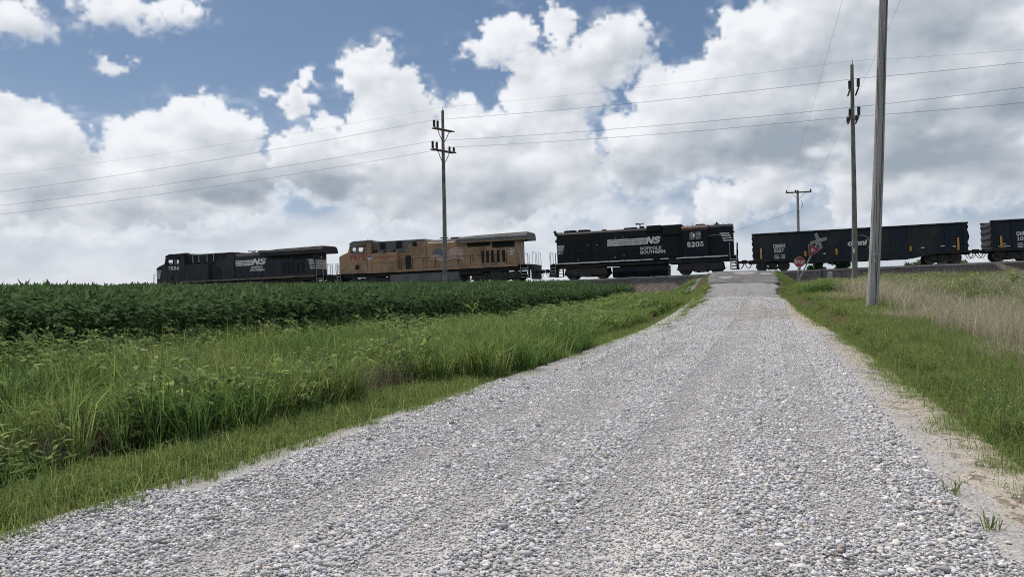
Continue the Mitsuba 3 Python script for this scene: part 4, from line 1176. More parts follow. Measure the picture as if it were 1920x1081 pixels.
# ------------------------------------------------------------------ scattered ground cover: patches, repeated as instances
def place(x, y, z, rot, sxy=1.0, sz=1.0, zf=height, mirror=False):
    """Matrix of a patch that follows the slope of the ground while its stems stay upright."""
    e = .4
    sx_ = float((zf(x + e, y) - zf(x - e, y)) / (2 * e))
    sy_ = float((zf(x, y + e) - zf(x, y - e)) / (2 * e))
    lim = .8
    sx_, sy_ = np.clip(sx_, -lim, lim), np.clip(sy_, -lim, lim)
    c, s = np.cos(rot) * sxy, np.sin(rot) * sxy
    m = np.array([[c * (-1 if mirror else 1), -s, 0, x], [s * (-1 if mirror else 1), c, 0, y], [0, 0, sz, z], [0, 0, 0, 1.0]])
    m[2, 0] = sx_ * m[0, 0] + sy_ * m[1, 0]
    m[2, 1] = sx_ * m[0, 1] + sy_ * m[1, 1]
    return T(m)


COUNT = {}


def instance(name, shape, m):
    COUNT[name] = COUNT.get(name, 0) + 1
    scene[f'{name}__{COUNT[name]:03d}'] = {'type': 'instance', 'shapegroup': {'type': 'ref', 'id': shape}, 'to_world': m}


def group(name, v, f, c, mat, smooth=False):
    scene[name] = {'type': 'shapegroup', 'child': mikit.ply(trimesh.Trimesh(v, f, process=False), 'm_' + mat, smooth=smooth, color=c)}


# gravel stones
ico = trimesh.creation.icosahedron()
octa = trimesh.Trimesh([(1, 0, 0), (-1, 0, 0), (0, 1, 0), (0, -1, 0), (0, 0, 1), (0, 0, -1)], [(0, 2, 4), (2, 1, 4), (1, 3, 4), (3, 0, 4), (2, 0, 5), (1, 2, 5), (3, 1, 5), (0, 3, 5)], process=False)


def stones(rg, n, r, spread, base, sink, size):
    bv, bf = base.vertices, base.faces
    k = len(bv)
    rad = r * np.exp(rg.normal(0, spread, n))
    ax = np.stack([rg.uniform(.95, 1.5, n), rg.uniform(.7, 1.05, n), rg.uniform(.42, .75, n)], 1) * rad[:, None]
    jit = rg.uniform(.68, 1.2, (n, k, 1))
    pts = bv[None] * jit * ax[:, None]
    rot = trimesh.transformations.random_rotation_matrix
    an = rg.uniform(0, 2 * np.pi, n)
    ti = rg.normal(0, .35, n)
    c, s = np.cos(ti)[:, None], np.sin(ti)[:, None]
    y, z = pts[..., 1] * c - pts[..., 2] * s, pts[..., 1] * s + pts[..., 2] * c
    x = pts[..., 0]
    c, s = np.cos(an)[:, None], np.sin(an)[:, None]
    pts = np.stack([x * c - y * s, x * s + y * c, z], -1)
    pos = np.stack([rg.uniform(-size / 2, size / 2, n), rg.uniform(-size / 2, size / 2, n), ax[:, 2] * sink + rg.uniform(0, .006, n)], 1)
    v = (pts + pos[:, None]).reshape(-1, 3)
    f = (bf[None] + (np.arange(n) * k)[:, None, None]).reshape(-1, 3)
    tone = np.clip(rg.normal(.44, .10, n), .18, .72)[:, None]
    tint = np.array([[.97, 1.0, 1.06], [1.0, 1.0, 1.0], [.94, .99, 1.10], [.98, .98, 1.05]])[rg.integers(0, 4, n)]
    tint = np.where(rg.random((n, 1)) < .025, np.array([[1.0, .90, .82]]), tint)
    col = np.repeat(np.clip(tone * tint, 0, .85), k, 0)
    return v, f, col


def join(parts):
    v, f, c, o = [], [], [], 0
    for a, b, d in parts:
        v.append(a); f.append(b + o); c.append(d); o += len(a)
    return np.vstack(v), np.vstack(f), np.vstack(c)


rgs = np.random.default_rng(21)
for k in range(3):
    group(f'gravel_dense_{k}', *join([stones(rgs, 760, .0100, .38, ico, .45, .52), stones(rgs, 8, .021, .25, ico, .5, .5), stones(rgs, 260, .006, .3, octa, .6, .52)]), 'stone', True)
    group(f'gravel_thin_{k}', *join([stones(rgs, 340, .0086, .38, ico, -.1, .52), stones(rgs, 3, .019, .2, ico, .1, .5), stones(rgs, 300, .006, .3, octa, .5, .52)]), 'stone', True)
    group(f'gravel_sparse_{k}', *join([stones(rgs, 22, .009, .4, ico, .1, .52), stones(rgs, 60, .005, .3, octa, .5, .52)]), 'stone', True)
    group(f'gravel_mid_{k}', *join([stones(rgs, 480, .0096, .38, ico, .15, .52), stones(rgs, 5, .020, .2, ico, .25, .5), stones(rgs, 300, .006, .3, octa, .5, .52)]), 'stone', True)
    group(f'gravel_farthin_{k}', *join([stones(rgs, 620, .0095, .33, ico, .0, 1.04)]), 'stone', True)
    group(f'gravel_far_{k}', *join([stones(rgs, 1500, .0118, .33, ico, .35, 1.04), stones(rgs, 20, .026, .2, ico, .4, 1.0)]), 'stone', True)


def wheel_mask(x, y):
    w = x + (meshkit.noise(np.array([y * .16, 3.3, 0.0])) - .5) * .5
    f = lambda c, s: np.exp(-((w - c) / s) ** 2)
    return f(-2.75, .34) + f(-.75, .36) + .7 * f(-1.9, .2) + .6 * f(.45, .25)


for y in np.arange(2.9, 24.0, .5):
    for x in np.arange(-5.0, 1.9, .5):
        l, r = edge_left(y), edge_right(y)
        if x < l + .05 or x > r - .1 or x < -1.2 * y - 1.5:
            continue
        k = rgs.integers(3)
        rag = (meshkit.noise(np.array([x * 1.7, y * 1.2, 2.0])) - .5) * .7
        t = wheel_mask(x, y) + rag
        kind = 'thin' if t > .62 else 'mid' if t > .25 else 'dense'
        if x > r - .42 + rag * .4:
            kind = 'sparse' if x > r - .3 + rag * .3 else 'thin'
        instance('gravel', f'gravel_{kind}_{k}', place(x, y, float(road_surface(x, y)) + .002, rgs.integers(4) * np.pi / 2, 1.0, 1.0, road_surface, rgs.random() < .5))
for y in np.arange(24.25, 43.6, 1.0):
    for x in (-3.75, -2.75, -1.75, -.75, .25, 1.25):
        l, r = edge_left(y), edge_right(y)
        if x < l + .2 or x > r - .35:
            continue
        worn = (x + .6) ** 2 / 1.2 ** 2 + (y - 34.5) ** 2 / 5.0 ** 2 < 1
        kind = 'farthin' if worn or (x in (-2.75, -.75) and rgs.random() < .8) else 'far'
        instance('gravel', f'gravel_{kind}_{rgs.integers(3)}', place(x, y, float(road_surface(x, y)) + .002, rgs.integers(4) * np.pi / 2, 1.0, 1.0, road_surface, rgs.random() < .5))
for y in np.arange(43.4, 46.6, .5):
    for x in np.arange(-3.2, .4, .5):
        if rgs.random() < (46.9 - y) / 3.4:
            instance('gravel', f"gravel_{'mid' if y < 44 else 'thin' if y < 45 else 'sparse'}_{rgs.integers(3)}", place(x, y, float(road_z(y)) + .03 + .03 * (1 - ((x + 1.6) / 2.2) ** 2) - .05 * (1 - float(S(0, 1.2, y - 43.6))), rgs.integers(4) * np.pi / 2, 1.0, 1.0, lambda q, w: road_z(w)))
label('gravel', 'loose rounded pale grey stones covering the farm road', kind='stuff')


# blades and leaves
def blades(rg, n, size, hmin, hmax, w, bend, cols, vary=.18, tufts=0):
    if tufts:
        cen = rg.uniform(-size / 2, size / 2, (tufts, 2))
        p = cen[rg.integers(0, tufts, n)] + rg.normal(0, size * .05, (n, 2))
    else:
        p = rg.uniform(-size / 2, size / 2, (n, 2))
    h = rg.uniform(hmin, hmax, n) * np.clip(rg.normal(1, .15, n), .6, 1.4)
    th = rg.uniform(0, 2 * np.pi, n)
    ph = rg.uniform(0, 2 * np.pi, n)
    b = np.abs(rg.normal(bend, bend * .6, n)) * h
    d = np.stack([np.cos(ph), np.sin(ph)], 1)
    s = np.stack([np.cos(th), np.sin(th)], 1) * (w * rg.uniform(.6, 1.3, n))[:, None] / 2
    z0 = np.full(n, -.03)
    P = lambda q, z: np.column_stack([q, z])
    droop = np.clip(b / h, 0, 1.2)
    v = np.stack([P(p - s, z0), P(p + s, z0), P(p + d * (b * .32)[:, None] - s * .85, h * .58), P(p + d * (b * .32)[:, None] + s * .85, h * .58), P(p + d * b[:, None], h * (1 - .28 * droop))], 1).reshape(-1, 3)
    f = (np.array([(0, 1, 3), (0, 3, 2), (2, 3, 4)])[None] + (np.arange(n) * 5)[:, None, None]).reshape(-1, 3)
    c = np.array(cols)[rg.integers(0, len(cols), n)] * np.clip(rg.normal(1, vary, (n, 1)), .5, 1.6)
    return v, f, np.repeat(np.clip(c, .005, .8), 5, 0)


def leaves(pos, direc, length, width, normal, rg, cols, vary=.15, cup=.12):
    """Pointed oval leaves folded along the midrib: base, two shoulders, the midrib, the tip."""
    n = len(pos)
    direc = direc / np.linalg.norm(direc, axis=1, keepdims=True)
    side = np.cross(direc, normal)
    side /= np.linalg.norm(side, axis=1, keepdims=True) + 1e-9
    nn = np.cross(side, direc)
    L, Wd = np.asarray(length)[:, None], np.asarray(width)[:, None]
    mid = pos + direc * L * .42
    v = np.stack([pos, mid - side * Wd / 2 + nn * L * cup, mid + side * Wd / 2 + nn * L * cup, mid, pos + direc * L - nn * L * cup * .9], 1).reshape(-1, 3)
    f = (np.array([(0, 3, 1), (0, 2, 3), (1, 3, 4), (3, 2, 4)])[None] + (np.arange(n) * 5)[:, None, None]).reshape(-1, 3)
    c = np.array(cols)[rg.integers(0, len(cols), n)] * np.clip(rg.normal(1, vary, (n, 1)), .5, 1.5)
    return v, f, np.repeat(np.clip(c, .005, .8), 5, 0)


def unit(a):
    return a / np.linalg.norm(a, axis=1, keepdims=True)


GREENS = [(0.175, 0.260, 0.079), (0.143, 0.228, 0.070), (0.209, 0.283, 0.090), (0.125, 0.197, 0.070), (0.251, 0.306, 0.100)]
LUSH = [(0.108, 0.200, 0.058), (0.089, 0.168, 0.051), (0.127, 0.220, 0.065)]
OLIVE = [(0.170, 0.202, 0.081), (0.212, 0.231, 0.106), (0.142, 0.188, 0.072), (0.269, 0.260, 0.146)]
TAN = [(.44, .40, .32), (.52, .48, .40), (.36, .33, .26), (.42, .36, .29), (.27, .29, .14)]
DEAD = [(.15, .13, .11), (.20, .175, .145), (.10, .09, .078), (.13, .15, .07)]
SOY = [(0.084, 0.142, 0.065), (0.067, 0.116, 0.054), (0.109, 0.173, 0.081), (0.092, 0.151, 0.068)]
WEED = [(0.210, 0.296, 0.110), (0.178, 0.253, 0.098), (0.261, 0.337, 0.131), (0.156, 0.220, 0.098), (.21, .27, .11), (.11, .17, .075)]
LIME = [(.23, .29, .10), (.19, .26, .085), (.26, .30, .12), (.21, .27, .11)]

rgv = np.random.default_rng(33)


def soy_patch(rg, size, n, scale, top=.95, wall=False):
    x = rg.uniform(-size / 2, size / 2, n)
    y = rg.uniform(-size / 2, size / 2, n)
    hm = top * (1 + .10 * (meshkit.fbm(np.stack([x * 2.2 + 50, y * 1.1, x * 0], -1), 2, 3) - .5)) + .05 * np.cos(x * 2 * np.pi / .76)
    u = rg.random(n)
    z = hm * (1 - (u ** (1.0 if wall else 2.0)) * .88) + rg.normal(0, .03, n)
    up_ = unit(np.column_stack([rg.normal(0, .45, n), rg.normal(0, .45, n), np.ones(n)]))
    a = rg.uniform(0, 2 * np.pi, n)
    d = np.column_stack([np.cos(a), np.sin(a), rg.normal(-.15, .35, n)])
    Ls = rg.uniform(.085, .135, n) * scale
    lv = leaves(np.column_stack([x, y, np.maximum(z, .05)]), unit(d), Ls, Ls * rg.uniform(.6, .75, n), up_, rg, SOY)
    # young leaves that stand up out of the canopy
    m = max(6, n // 22)
    x, y = rg.uniform(-size / 2, size / 2, m), rg.uniform(-size / 2, size / 2, m)
    d = np.column_stack([rg.normal(0, .35, m), rg.normal(0, .35, m), np.ones(m)])
    Ls = rg.uniform(.08, .14, m) * scale
    tp = leaves(np.column_stack([x, y, rg.uniform(top * .93, top * 1.08, m)]), unit(d), Ls, Ls * .45, unit(rg.normal(0, 1, (m, 3))), rg, SOY[2:] + [(.07, .12, .05)])
    st = blades(rg, int(40 * size), size, .5 * top, top, .008, .05, [(.09, .13, .05)])
    return join([lv, tp, st])


for k in range(3):
    group(f'soy_near_{k}', *soy_patch(rgv, 2.05, 1250, 1.55, 1.02), 'soy_leaf')
    group(f'soy_wall_{k}', *soy_patch(rgv, 1.0, 330, 1.7, 1.0, True), 'soy_leaf')
    group(f'soy_far_{k}', *soy_patch(rgv, 4.1, 3800, 1.45, 1.05), 'soy_leaf')


def front_of_field(y):
    """Where the soybeans begin, left of the ditch."""
    return np.interp(y, [0, 12, 40, 62], [-12.6, -12.6, -11.2, -10.2]) + .5 * (meshkit.noise(np.array([y * .5, 0.0, 1.0])) - .5)


for y in np.arange(3.5, 62.0, 1.0):
    x0 = float(front_of_field(y))
    for x in (x0 - .3, x0 - 1.2):
        if x > -1.35 * y - 3:
            instance('soybean_plants', f'soy_wall_{rgv.integers(3)}', place(x + rgv.uniform(-.15, .15), y, float(height(x, y)), rgv.integers(4) * np.pi / 2, 1.05, rgv.uniform(.92, 1.05)))
for y in np.arange(3.0, 36.0, 2.0):
    x0 = float(front_of_field(y)) - 2.6
    for x in np.arange(x0, -1.35 * y - 4, -2.0):
        instance('soybean_plants', f'soy_near_{rgv.integers(3)}', place(x, y + rgv.uniform(-.2, .2), float(height(x, y)), rgv.integers(4) * np.pi / 2, 1.03, rgv.uniform(.86, 1.12), mirror=rgv.random() < .5))
for y in np.arange(38.0, 61.0, 4.0):
    x0 = float(front_of_field(y)) - 3.6
    for x in np.arange(x0, -1.3 * y - 6, -4.0):
        instance('soybean_plants', f'soy_far_{rgv.integers(3)}', place(x, y, float(height(x, y)), rgv.integers(4) * np.pi / 2, 1.03, rgv.uniform(.92, 1.09), mirror=rgv.random() < .5))
label('soybean_plants', 'dense dark green soybean crop filling the field left of the ditch', kind='stuff')


def weed_patch(rg, size, n, hmin, hmax, cols, big=1.0):
    parts = []
    for _ in range(n):
        x, y = rg.uniform(-size / 2, size / 2, 2)
        h = rg.uniform(hmin, hmax)
        lean = rg.normal(0, .12, 2)
        k = int(rg.integers(12, 22))
        t = np.sort(rg.uniform(.2, 1, k))
        pos = np.column_stack([x + lean[0] * t * h, y + lean[1] * t * h, t * h])
        a = np.arange(k) * 2.4 + rg.uniform(0, 6)
        d = np.column_stack([np.cos(a), np.sin(a), rg.uniform(-.75, .55, k)])
        Ls = rg.uniform(.06, .12, k) * big * (1.1 - .35 * t)
        parts.append(leaves(pos, d, Ls, Ls * rg.uniform(.42, .6, k), unit(np.column_stack([rg.normal(0, .45, k), rg.normal(0, .45, k), np.ones(k)])), rg, cols, vary=.22))
        s = .004
        q = np.array([[x - s, y, -.03], [x + s, y, -.03], [x + lean[0] * h, y + lean[1] * h, h]])
        parts.append((np.vstack([q, q[2:], q[2:]]), np.array([[0, 1, 2]]), np.tile(np.array([[.08, .11, .045]]), (5, 1))))
    return join(parts)


for k in range(3):
    group(f'short_{k}', *join([blades(rgv, 1300, 1.04, .04, .14, .0065, .95, GREENS + LIME, vary=.25, tufts=70), blades(rgv, 420, 1.04, .04, .10, .006, .8, GREENS + OLIVE), blades(rgv, 130, 1.04, .1, .26, .007, .7, GREENS + TAN[4:])]), 'leaf')
    pal = (GREENS + LIME[:2], LUSH + GREENS[:2], GREENS + LUSH[:1] + LIME + OLIVE[:1])[k]
    group(f'mid_{k}', *join([blades(rgv, 1150, 1.06, .18, .50, .0125, .65, pal, vary=.30, tufts=34), weed_patch(rgv, 1.0, 2, .2, .42, WEED, 1.4), blades(rgv, 45, 1.05, .3, .62, .006, .35, OLIVE)]), 'leaf')
    group(f'tall_{k}', *join([blades(rgv, 1050, 1.06, .28, .80, .0140, .6, pal, vary=.30, tufts=26), weed_patch(rgv, 1.0, 2, .3, .6, WEED, 1.5), blades(rgv, 45, 1.05, .5, .92, .005, .25, OLIVE + TAN[4:])]), 'leaf')
    group(f'lime_{k}', *join([blades(rgv, 1250, 1.06, .15, .42, .009, .6, LIME + GREENS[:2], vary=.25, tufts=55), blades(rgv, 90, 1.05, .3, .55, .005, .3, OLIVE + TAN[4:])]), 'leaf')
    group(f'tan_{k}', *join([blades(rgv, 620, 1.06, .40, .95, .0048, .34, TAN, tufts=60), blades(rgv, 560, 1.05, .2, .58, .007, .5, OLIVE + LIME),
                             blades(rgv, 150, 1.05, .6, 1.02, .010, .28, TAN[:3])]), 'leaf')
    group(f'olive_{k}', *join([blades(rgv, 1100, 1.06, .35, .8, .0075, .35, OLIVE + LUSH + TAN[4:], tufts=60), weed_patch(rgv, 1.0, 7, .4, .8, WEED, 1.3)]), 'leaf')
    group(f'weed_{k}', *join([weed_patch(rgv, 1.0, 21, .28, .74, WEED, 1.7), blades(rgv, 420, 1.05, .2, .5, .007, .5, LUSH)]), 'leaf')
    group(f'brush_{k}', *join([blades(rgv, 800, .95, .2, .60, .005, .6, DEAD, vary=.3), weed_patch(rgv, .8, 5, .2, .5, [(.07, .10, .04)])]), 'leaf')
    # clover with white heads
    hv = []
    q = 46
    xy = rgv.uniform(-.5, .5, (q, 2))
    for x, y in xy:
        s_ = octa.vertices * rgv.uniform(.007, .012) + np.array([x, y, rgv.uniform(.12, .24)])
        hv.append((s_, octa.faces, np.tile(np.array([[.62, .60, .54]]), (6, 1))))
    a = rgv.uniform(0, 6.28, 900)
    lp = np.column_stack([rgv.uniform(-.5, .5, (900, 2)), rgv.uniform(.04, .2, 900)])
    group(f'clover_{k}', *join(hv + [leaves(lp, np.column_stack([np.cos(a), np.sin(a), rgv.normal(0, .2, 900)]), rgv.uniform(.025, .045, 900), rgv.uniform(.02, .035, 900), unit(np.column_stack([rgv.normal(0, .3, (900, 2)), np.ones(900)])), rgv, [(.075, .13, .055), (.095, .15, .065)]),
                              blades(rgv, 260, 1.04, .12, .3, .005, .4, LUSH)]), 'leaf')


BRUSH = [(-6.7, 5.6), (-7.2, 6.2), (-6.6, 6.4), (-7.5, 6.9), (-6.9, 5.0), (-6.2, 9.6), (-6.0, 10.4), (-6.6, 10.2), (-6.4, 10.9), (-5.9, 11.3), (-6.9, 9.7)]


def cover(name, kinds, x, y, s=1.0, sz=1.0, jit=.15):
    x, y = x + rgv.uniform(-jit, jit), y + rgv.uniform(-jit, jit)
    if kinds != 'brush' and min((x - q[0]) ** 2 + (y - q[1]) ** 2 for q in BRUSH) < .42 and kinds in ('tall', 'mid', 'weed'):
        if rgv.random() < .5:
            return
    if kinds in ('tall', 'mid'):
        n = meshkit.fbm(np.array([x * .55, y * .55, 7.7]), 3, 13)
        k = 0 if n > .56 else 1 if n < .46 else 2
        sz = sz * float(np.clip(.55 + .9 * meshkit.fbm(np.array([x * .8, y * .8, 1.7]), 2, 19), .65, 1.3))
        instance(name, f'{kinds}_{k}', place(x, y, float(height(x, y)), rgv.uniform(0, 6.28), s, sz, mirror=rgv.random() < .5))
        return
    if kinds in ('tan', 'olive', 'lime', 'weed'):
        sz = sz * float(np.clip(.5 + 1.0 * meshkit.fbm(np.array([x * .9, y * .9, 4.7]), 2, 23), .65, 1.35))
    instance(name, f'{kinds}_{rgv.integers(3)}', place(x, y, float(height(x, y)), rgv.uniform(0, 6.28), s, sz * rgv.uniform(.85, 1.15), mirror=rgv.random() < .5))


def patchy(x, y, k=.35, seed=0):
    return float(meshkit.fbm(np.array([x * k, y * k, seed * 3.1]), 3, seed))


# left of the road
for y0 in list(np.arange(2.5, 26.0, .9)) + list(np.arange(26.5, 67.0, 1.7)):
    step = .9 if y0 < 26 else 1.7
    s = 1.0 if y0 < 26 else 1.75
    l = float(edge_left(y0))
    f0 = float(front_of_field(y0))
    for x in np.arange(l + .05 - (s - 1) * .75, f0 + .2, -step):
        if x < -1.3 * y0 - 2.5:
            break
        d = l - x
        if y0 > 51.5 and d < (1.3 if y0 < 57 else 2.2 if y0 < 62 else 2.9):
            continue
        a = patchy(x, y0)
        if d < 1.0 + (a - .5) * 1.9:
            if d < .3 and patchy(x, y0, 1.1, 6) < .44:
                continue
            cover('short_grass', 'short', x - .05, y0, s * (.8 if d < .2 else 1), .75 if d < .5 else 1.15)
            if d < .3:
                continue
            if d > .7:
                cover('short_grass', 'short', x + .3, y0 + .3, s, 1.2)
        elif x - f0 < 3.0 + (a - .5) * 3.5:
            cover('weeds', 'weed', x, y0, s, .66 + .25 * a)
            if rgv.random() < .5:
                cover('tall_grass', 'mid', x, y0, s, .8)
        else:
            b = patchy(x, y0, .5, 4)
            cover('tall_grass', 'tall' if b > .45 else 'mid', x, y0, s, 1.0 if d < 2.6 else 1.15)
            if a > .44 and rgv.random() < .75:
                cover('weeds', 'weed', x, y0, s, .95)
for y0 in np.arange(62.5, 69.0, 1.5):
    for x in np.arange(-7, -40, -1.6):
        if float(height(x, y0)) > float(bed_z(x, y0)) - .02:
            cover('tall_grass', 'olive' if rgv.random() < .5 else 'mid', x, y0, 1.6, .55)
# right of the road
for y0 in list(np.arange(3.0, 26.0, .9)) + list(np.arange(26.5, 67.6, 1.7)):
    step = .9 if y0 < 26 else 1.7
    s = 1.0 if y0 < 26 else 1.75
    r = float(edge_right(y0))
    for x in np.arange(r + .25, .34 * y0 + 6.5, step):
        d = x - r
        a, b = patchy(x, y0, .35, 1), patchy(x, y0, .3, 2)
        if y0 > 66 and x < 2 or float(bed_z(x, y0)) > float(height(x, y0)) - .08:
            continue
        if y0 > 45 and d < 5.5:
            if d < 1.0:
                cover('short_grass', 'short', x + .45, y0, 1.2, 1.1)
                continue
            cover('weeds', 'weed', x, y0, s, .8 if d > 2.4 else .42)
            cover('tall_grass', 'mid', x, y0, s, .8 if d > 2 else .5)
        elif d < .7:
            cover('short_grass', 'short', x, y0, s * (.85 if d < .3 else 1), 1.0 if d < .4 else 1.5)
            if d > .4:
                cover('tall_grass', 'lime', x, y0, s, .55)
        elif d < 1.9 + (a - .5) * 1.5:
            if y0 < 16 and b > .45:
                cover('clover', 'clover', x, y0, s, 1.15)
            cover('tall_grass', 'lime', x, y0, s, .8)
            cover('short_grass', 'short', x + .4, y0, s, 1.5)
        elif y0 > 10 and y0 < 42 and x < 6.0 + (b - .5) * 7:
            if d > 2.9 + (a - .5) * 2.6:
                cover('dry_grass', 'tan', x, y0, s, .92)
                if a > .55:
                    cover('tall_grass', 'lime', x, y0, s, 1.0)
            else:
                cover('tall_grass', 'lime', x, y0, s, 1.1)
                if rgv.random() < .4:
                    cover('dry_grass', 'tan', x + .3, y0, s, .62)
        else:
            cover('tall_grass', 'olive' if a > .42 else 'tall', x, y0, s, 1.05)
            if b > .56:
                cover('weeds', 'weed', x, y0, s, 1.1)
            if rgv.random() < .5:
                cover('dry_grass', 'tan', x, y0, s, .95)
for x, y in BRUSH:
    cover('dry_brush', 'brush', x, y, 1.0, .95, .1)
label('short_grass', 'short mown grass along both edges of the road', kind='stuff')
label('tall_grass', 'tall green grass filling the ditches beside the road', kind='stuff')
label('dry_grass', 'tall tan dry grass around the leaning pole on the right', kind='stuff')
label('weeds', 'bright leafy weeds in front of the soybeans and by the crossing', kind='stuff')
label('clover', 'white flowering clover in the grass right of the road', kind='stuff')
label('dry_brush', 'brown dead brush in the ditch left of the road', kind='stuff')


# single plants one can point to
def plant(key, text, category, x, y, h, n, ln, wr, cols, mat='leaf', lift=.5, seed=0, zb=None, start=.2):
    rg = np.random.default_rng(seed)
    key = label(fresh(key), text, category)
    z0 = float(height(x, y)) if zb is None else zb
    lean = rg.normal(0, .06, 2)
    t = np.linspace(0, 1, 8)
    stem = np.column_stack([x + lean[0] * t * h, y + lean[1] * t * h, z0 - .03 + t * h])
    add(key + '__stem', tube(stem, np.linspace(.008, .003, 8), 6), 'stem', 30)
    t = np.linspace(start, 1, n)
    pos = np.column_stack([x + lean[0] * t * h, y + lean[1] * t * h, z0 + t * h])
    a = np.arange(n) * 2.4 + rg.uniform(0, 6)
    d = np.column_stack([np.cos(a), np.sin(a), lift + rg.normal(0, .15, n)])
    Ls = ln * rg.uniform(.75, 1.2, n) * (1.15 - .5 * t)
    v, f, c = leaves(pos, d, Ls, Ls * wr, unit(np.column_stack([rg.normal(0, .2, (n, 2)), np.ones(n)])), rg, cols, cup=.1)
    for i_ in range(min(n, 40)):
        add(key + '__leaf', trimesh.Trimesh(v[i_ * 5:i_ * 5 + 5], f[i_ * 4:i_ * 4 + 4] - i_ * 5, process=False), mat, color=c[i_ * 5:i_ * 5 + 5])
    return key


plant('tall_weed', 'tall arching corn-like weed rising from the ditch in front of the soybeans', 'plant', -9.0, 23.8, 1.05, 12, .5, .11, GREENS[2:], lift=.9, seed=1)
plant('yellow_weed', 'yellowish leafy weed in the tall grass left of the road', 'plant', -7.7, 15.9, .7, 22, .22, .28, [(.24, .27, .06), (.28, .28, .08)], lift=.35, seed=2)
plant('milkweed', 'pale grey-green weed with upright pointed leaves in the near left ditch', 'plant', -6.55, 7.75, .62, 20, .17, .34, [(.17, .21, .13), (.15, .2, .12)], lift=.45, seed=3)
plant('goldenrod', 'narrow-leaved feathery weed at the left edge of the picture', 'plant', -6.1, 4.95, .6, 36, .11, .16, [(.16, .21, .06), (.13, .18, .05)], lift=.35, seed=4)
plant('sapling', 'thin dark sapling standing at the left edge of the road before the crossing', 'plant', -5.9, 46.5, 1.3, 20, .2, .4, LUSH, lift=.4, seed=5)
plant('leafy_bush', 'broad-leaved green bush at the right edge of the picture below the second wagon', 'bush', 9.6, 38.0, 1.25, 40, .46, .55, LIME + WEED, lift=.25, seed=6, start=.05)
plant('leafy_bush', 'second broad-leaved bush just left of the bush at the right edge', 'bush', 8.5, 39.2, 1.05, 36, .44, .55, LIME + WEED, lift=.25, seed=7, start=.05)
fl = label('white_wildflower', 'single flat white flower head above the weeds on the left', 'flower')
fz = .68
add('white_wildflower__stem', tube([(-9.0, 9.75, float(height(-9.0, 9.75))), (-8.98, 9.75, .2), (-9.0, 9.75, fz)], .004, 5), 'stem')
rgf = np.random.default_rng(8)
umb = []
for k in range(46):
    rr, aa = .085 * math.sqrt(rgf.random()), rgf.uniform(0, 6.28)
    s_ = octa.copy()
    s_.apply_scale([.013, .013, .006])
    s_.apply_translation((-9.0 + rr * math.cos(aa), 9.75 + rr * math.sin(aa), fz + .02 - rr * .15))
    umb.append(s_)
add('white_wildflower__head', umb, 'petal')


def tuft(x, y, n, h, seed, text):
    rg = np.random.default_rng(seed)
    v, f, c = blades(rg, n, .1, h * .6, h, .008, .9, GREENS[:3] + OLIVE)
    z = float(road_surface(x, y))
    v = v + np.array([x, y, z])
    label(add('grass_tuft', trimesh.Trimesh(v, f, process=False), 'leaf', color=c), text, 'grass tuft')


tuft(1.28, 6.6, 26, .17, 1, 'flat grass tuft on the dirt shoulder, farther of the two')
tuft(1.33, 5.75, 22, .18, 2, 'flat grass tuft on the dirt shoulder, nearer of the two')
tz = float(road_surface(.35, 4.75))
add('twig', tube([(.28, 4.78, tz + .02), (.31, 4.75, tz + .05), (.36, 4.74, tz + .055), (.41, 4.76, tz + .03), (.45, 4.8, tz + .02)], [.005, .006, .006, .005, .003], 6), 'bark', 30)
label('twig', 'small curled dry twig lying on the gravel at the lower right', 'twig')


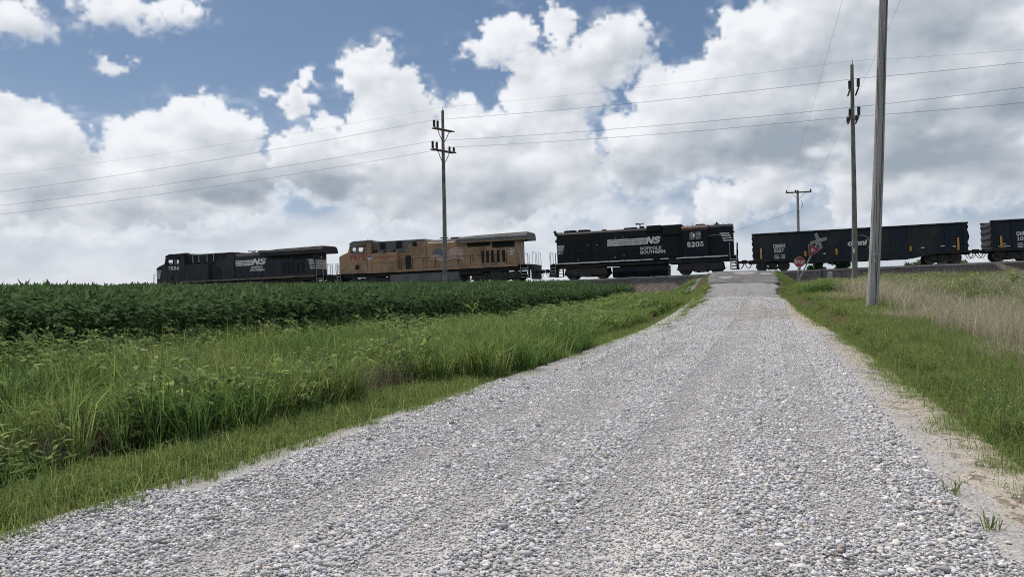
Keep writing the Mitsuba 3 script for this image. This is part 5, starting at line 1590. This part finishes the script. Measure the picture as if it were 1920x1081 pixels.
# trees far behind the train
def tree(x, y, h, w, text, seed, trunk=.25, base=.15, cols=((.045, .08, .035), (.055, .095, .04), (.035, .065, .03)), n=1500, leaf=.5):
    rg = np.random.default_rng(seed)
    key = label(fresh('distant_tree'), text, 'tree')
    add(key + '__trunk', [tube([(x, y, -.3), (x + .1, y, h * .35), (x, y, h * .75)], [trunk, trunk * .7, trunk * .25], 8)] + [tube([(x, y, h * .35), (x + .3 * w * math.cos(a), y + .3 * w * math.sin(a), h * .62)], [trunk * .4, trunk * .1], 6) for a in (0, 2.1, 4.2)], 'bark', 30)
    cl = [(x + w * .36 * rg.normal(0, .55), y + w * .36 * rg.normal(0, .55), h * rg.uniform(base + .12, .92)) for _ in range(22)]
    pts = []
    for cx, cy, cz in cl:
        k = n // 22
        r = w * .19 * (1.25 - .6 * abs(cz / h - .45))
        q = unit(rg.normal(0, 1, (k, 3))) * (r * rg.uniform(.55, 1.05, (k, 1)))
        pts.append(q * [1, 1, .8] + [cx, cy, cz])
    pts = np.vstack(pts)
    m = len(pts)
    d = unit(rg.normal(0, 1, (m, 3)))
    Ls = rg.uniform(.6, 1.2, m) * leaf
    v, f, c = leaves(pts, d, Ls, Ls * .7, unit(rg.normal(0, .6, (m, 3)) + [0, 0, 1]), rg, np.array(cols))
    add(key + '__crown', trimesh.Trimesh(v, f, process=False), 'leaf', color=c)


tree(18.0, 318, 13, 6.0, 'dark distant tree seen under wagon 2527, left one of the pair', 1, base=-.08, n=4200, leaf=.9)
tree(26.2, 320, 14, 7.0, 'dark distant tree seen under wagon 2527, right one of the pair', 2, base=-.08, n=4200, leaf=.9)
tree(29.8, 300, 7.0, 4.5, 'low distant bush just right of the slender pole under wagon 2527', 3, base=0, cols=((.08, .11, .05), (.07, .10, .05)), n=700, leaf=.4)
for k, (x, y, h, w, tx_) in enumerate(((37.0, 240, 6.6, 5.0, 'pale green bush under wagon 2527 left of its right-hand wheels, leftmost of four'), (40.2, 244, 7.4, 5.5, 'pale green bush under wagon 2527, second of four from the left'),
                                  (44.6, 240, 7.2, 5.5, 'pale green bush under wagon 2527, third of four from the left'), (48.5, 246, 7.8, 5.5, 'pale green bush behind the right-hand wheels of wagon 2527'))):
    tree(x, y, h, w, tx_, 10 + k, base=0, cols=((.09, .13, .06), (.075, .115, .05), (.11, .15, .07)), n=2200, leaf=.6)
tree(63.5, 245, 9, 7.0, 'green bush seen between the two wagons', 20, base=0, cols=((.09, .13, .06), (.075, .115, .05)), n=900, leaf=.45)
rgt = np.random.default_rng(9)
woods = []
for k in range(46):
    x, y, h = -690 + k * 4.2 + rgt.normal(0, 2), 700 + rgt.normal(0, 8), rgt.uniform(2.5, 5.5)
    q = unit(rgt.normal(0, 1, (60, 3))) * rgt.uniform(.5, 1, (60, 1)) * [3.2, 3.2, h * .55] + [x, y, h * .5]
    woods.append(leaves(q, unit(rgt.normal(0, 1, (60, 3))), rgt.uniform(.8, 1.6, 60), rgt.uniform(.8, 1.4, 60), unit(rgt.normal(0, .5, (60, 3)) + [0, 0, 1]), rgt, [(.06, .10, .05), (.05, .085, .045)]))
v, f, c = join(woods)
add('treeline', trimesh.Trimesh(v, f, process=False), 'leaf', color=c)
label('treeline', 'low far-off treeline on the horizon ahead of the leading locomotive', kind='stuff')
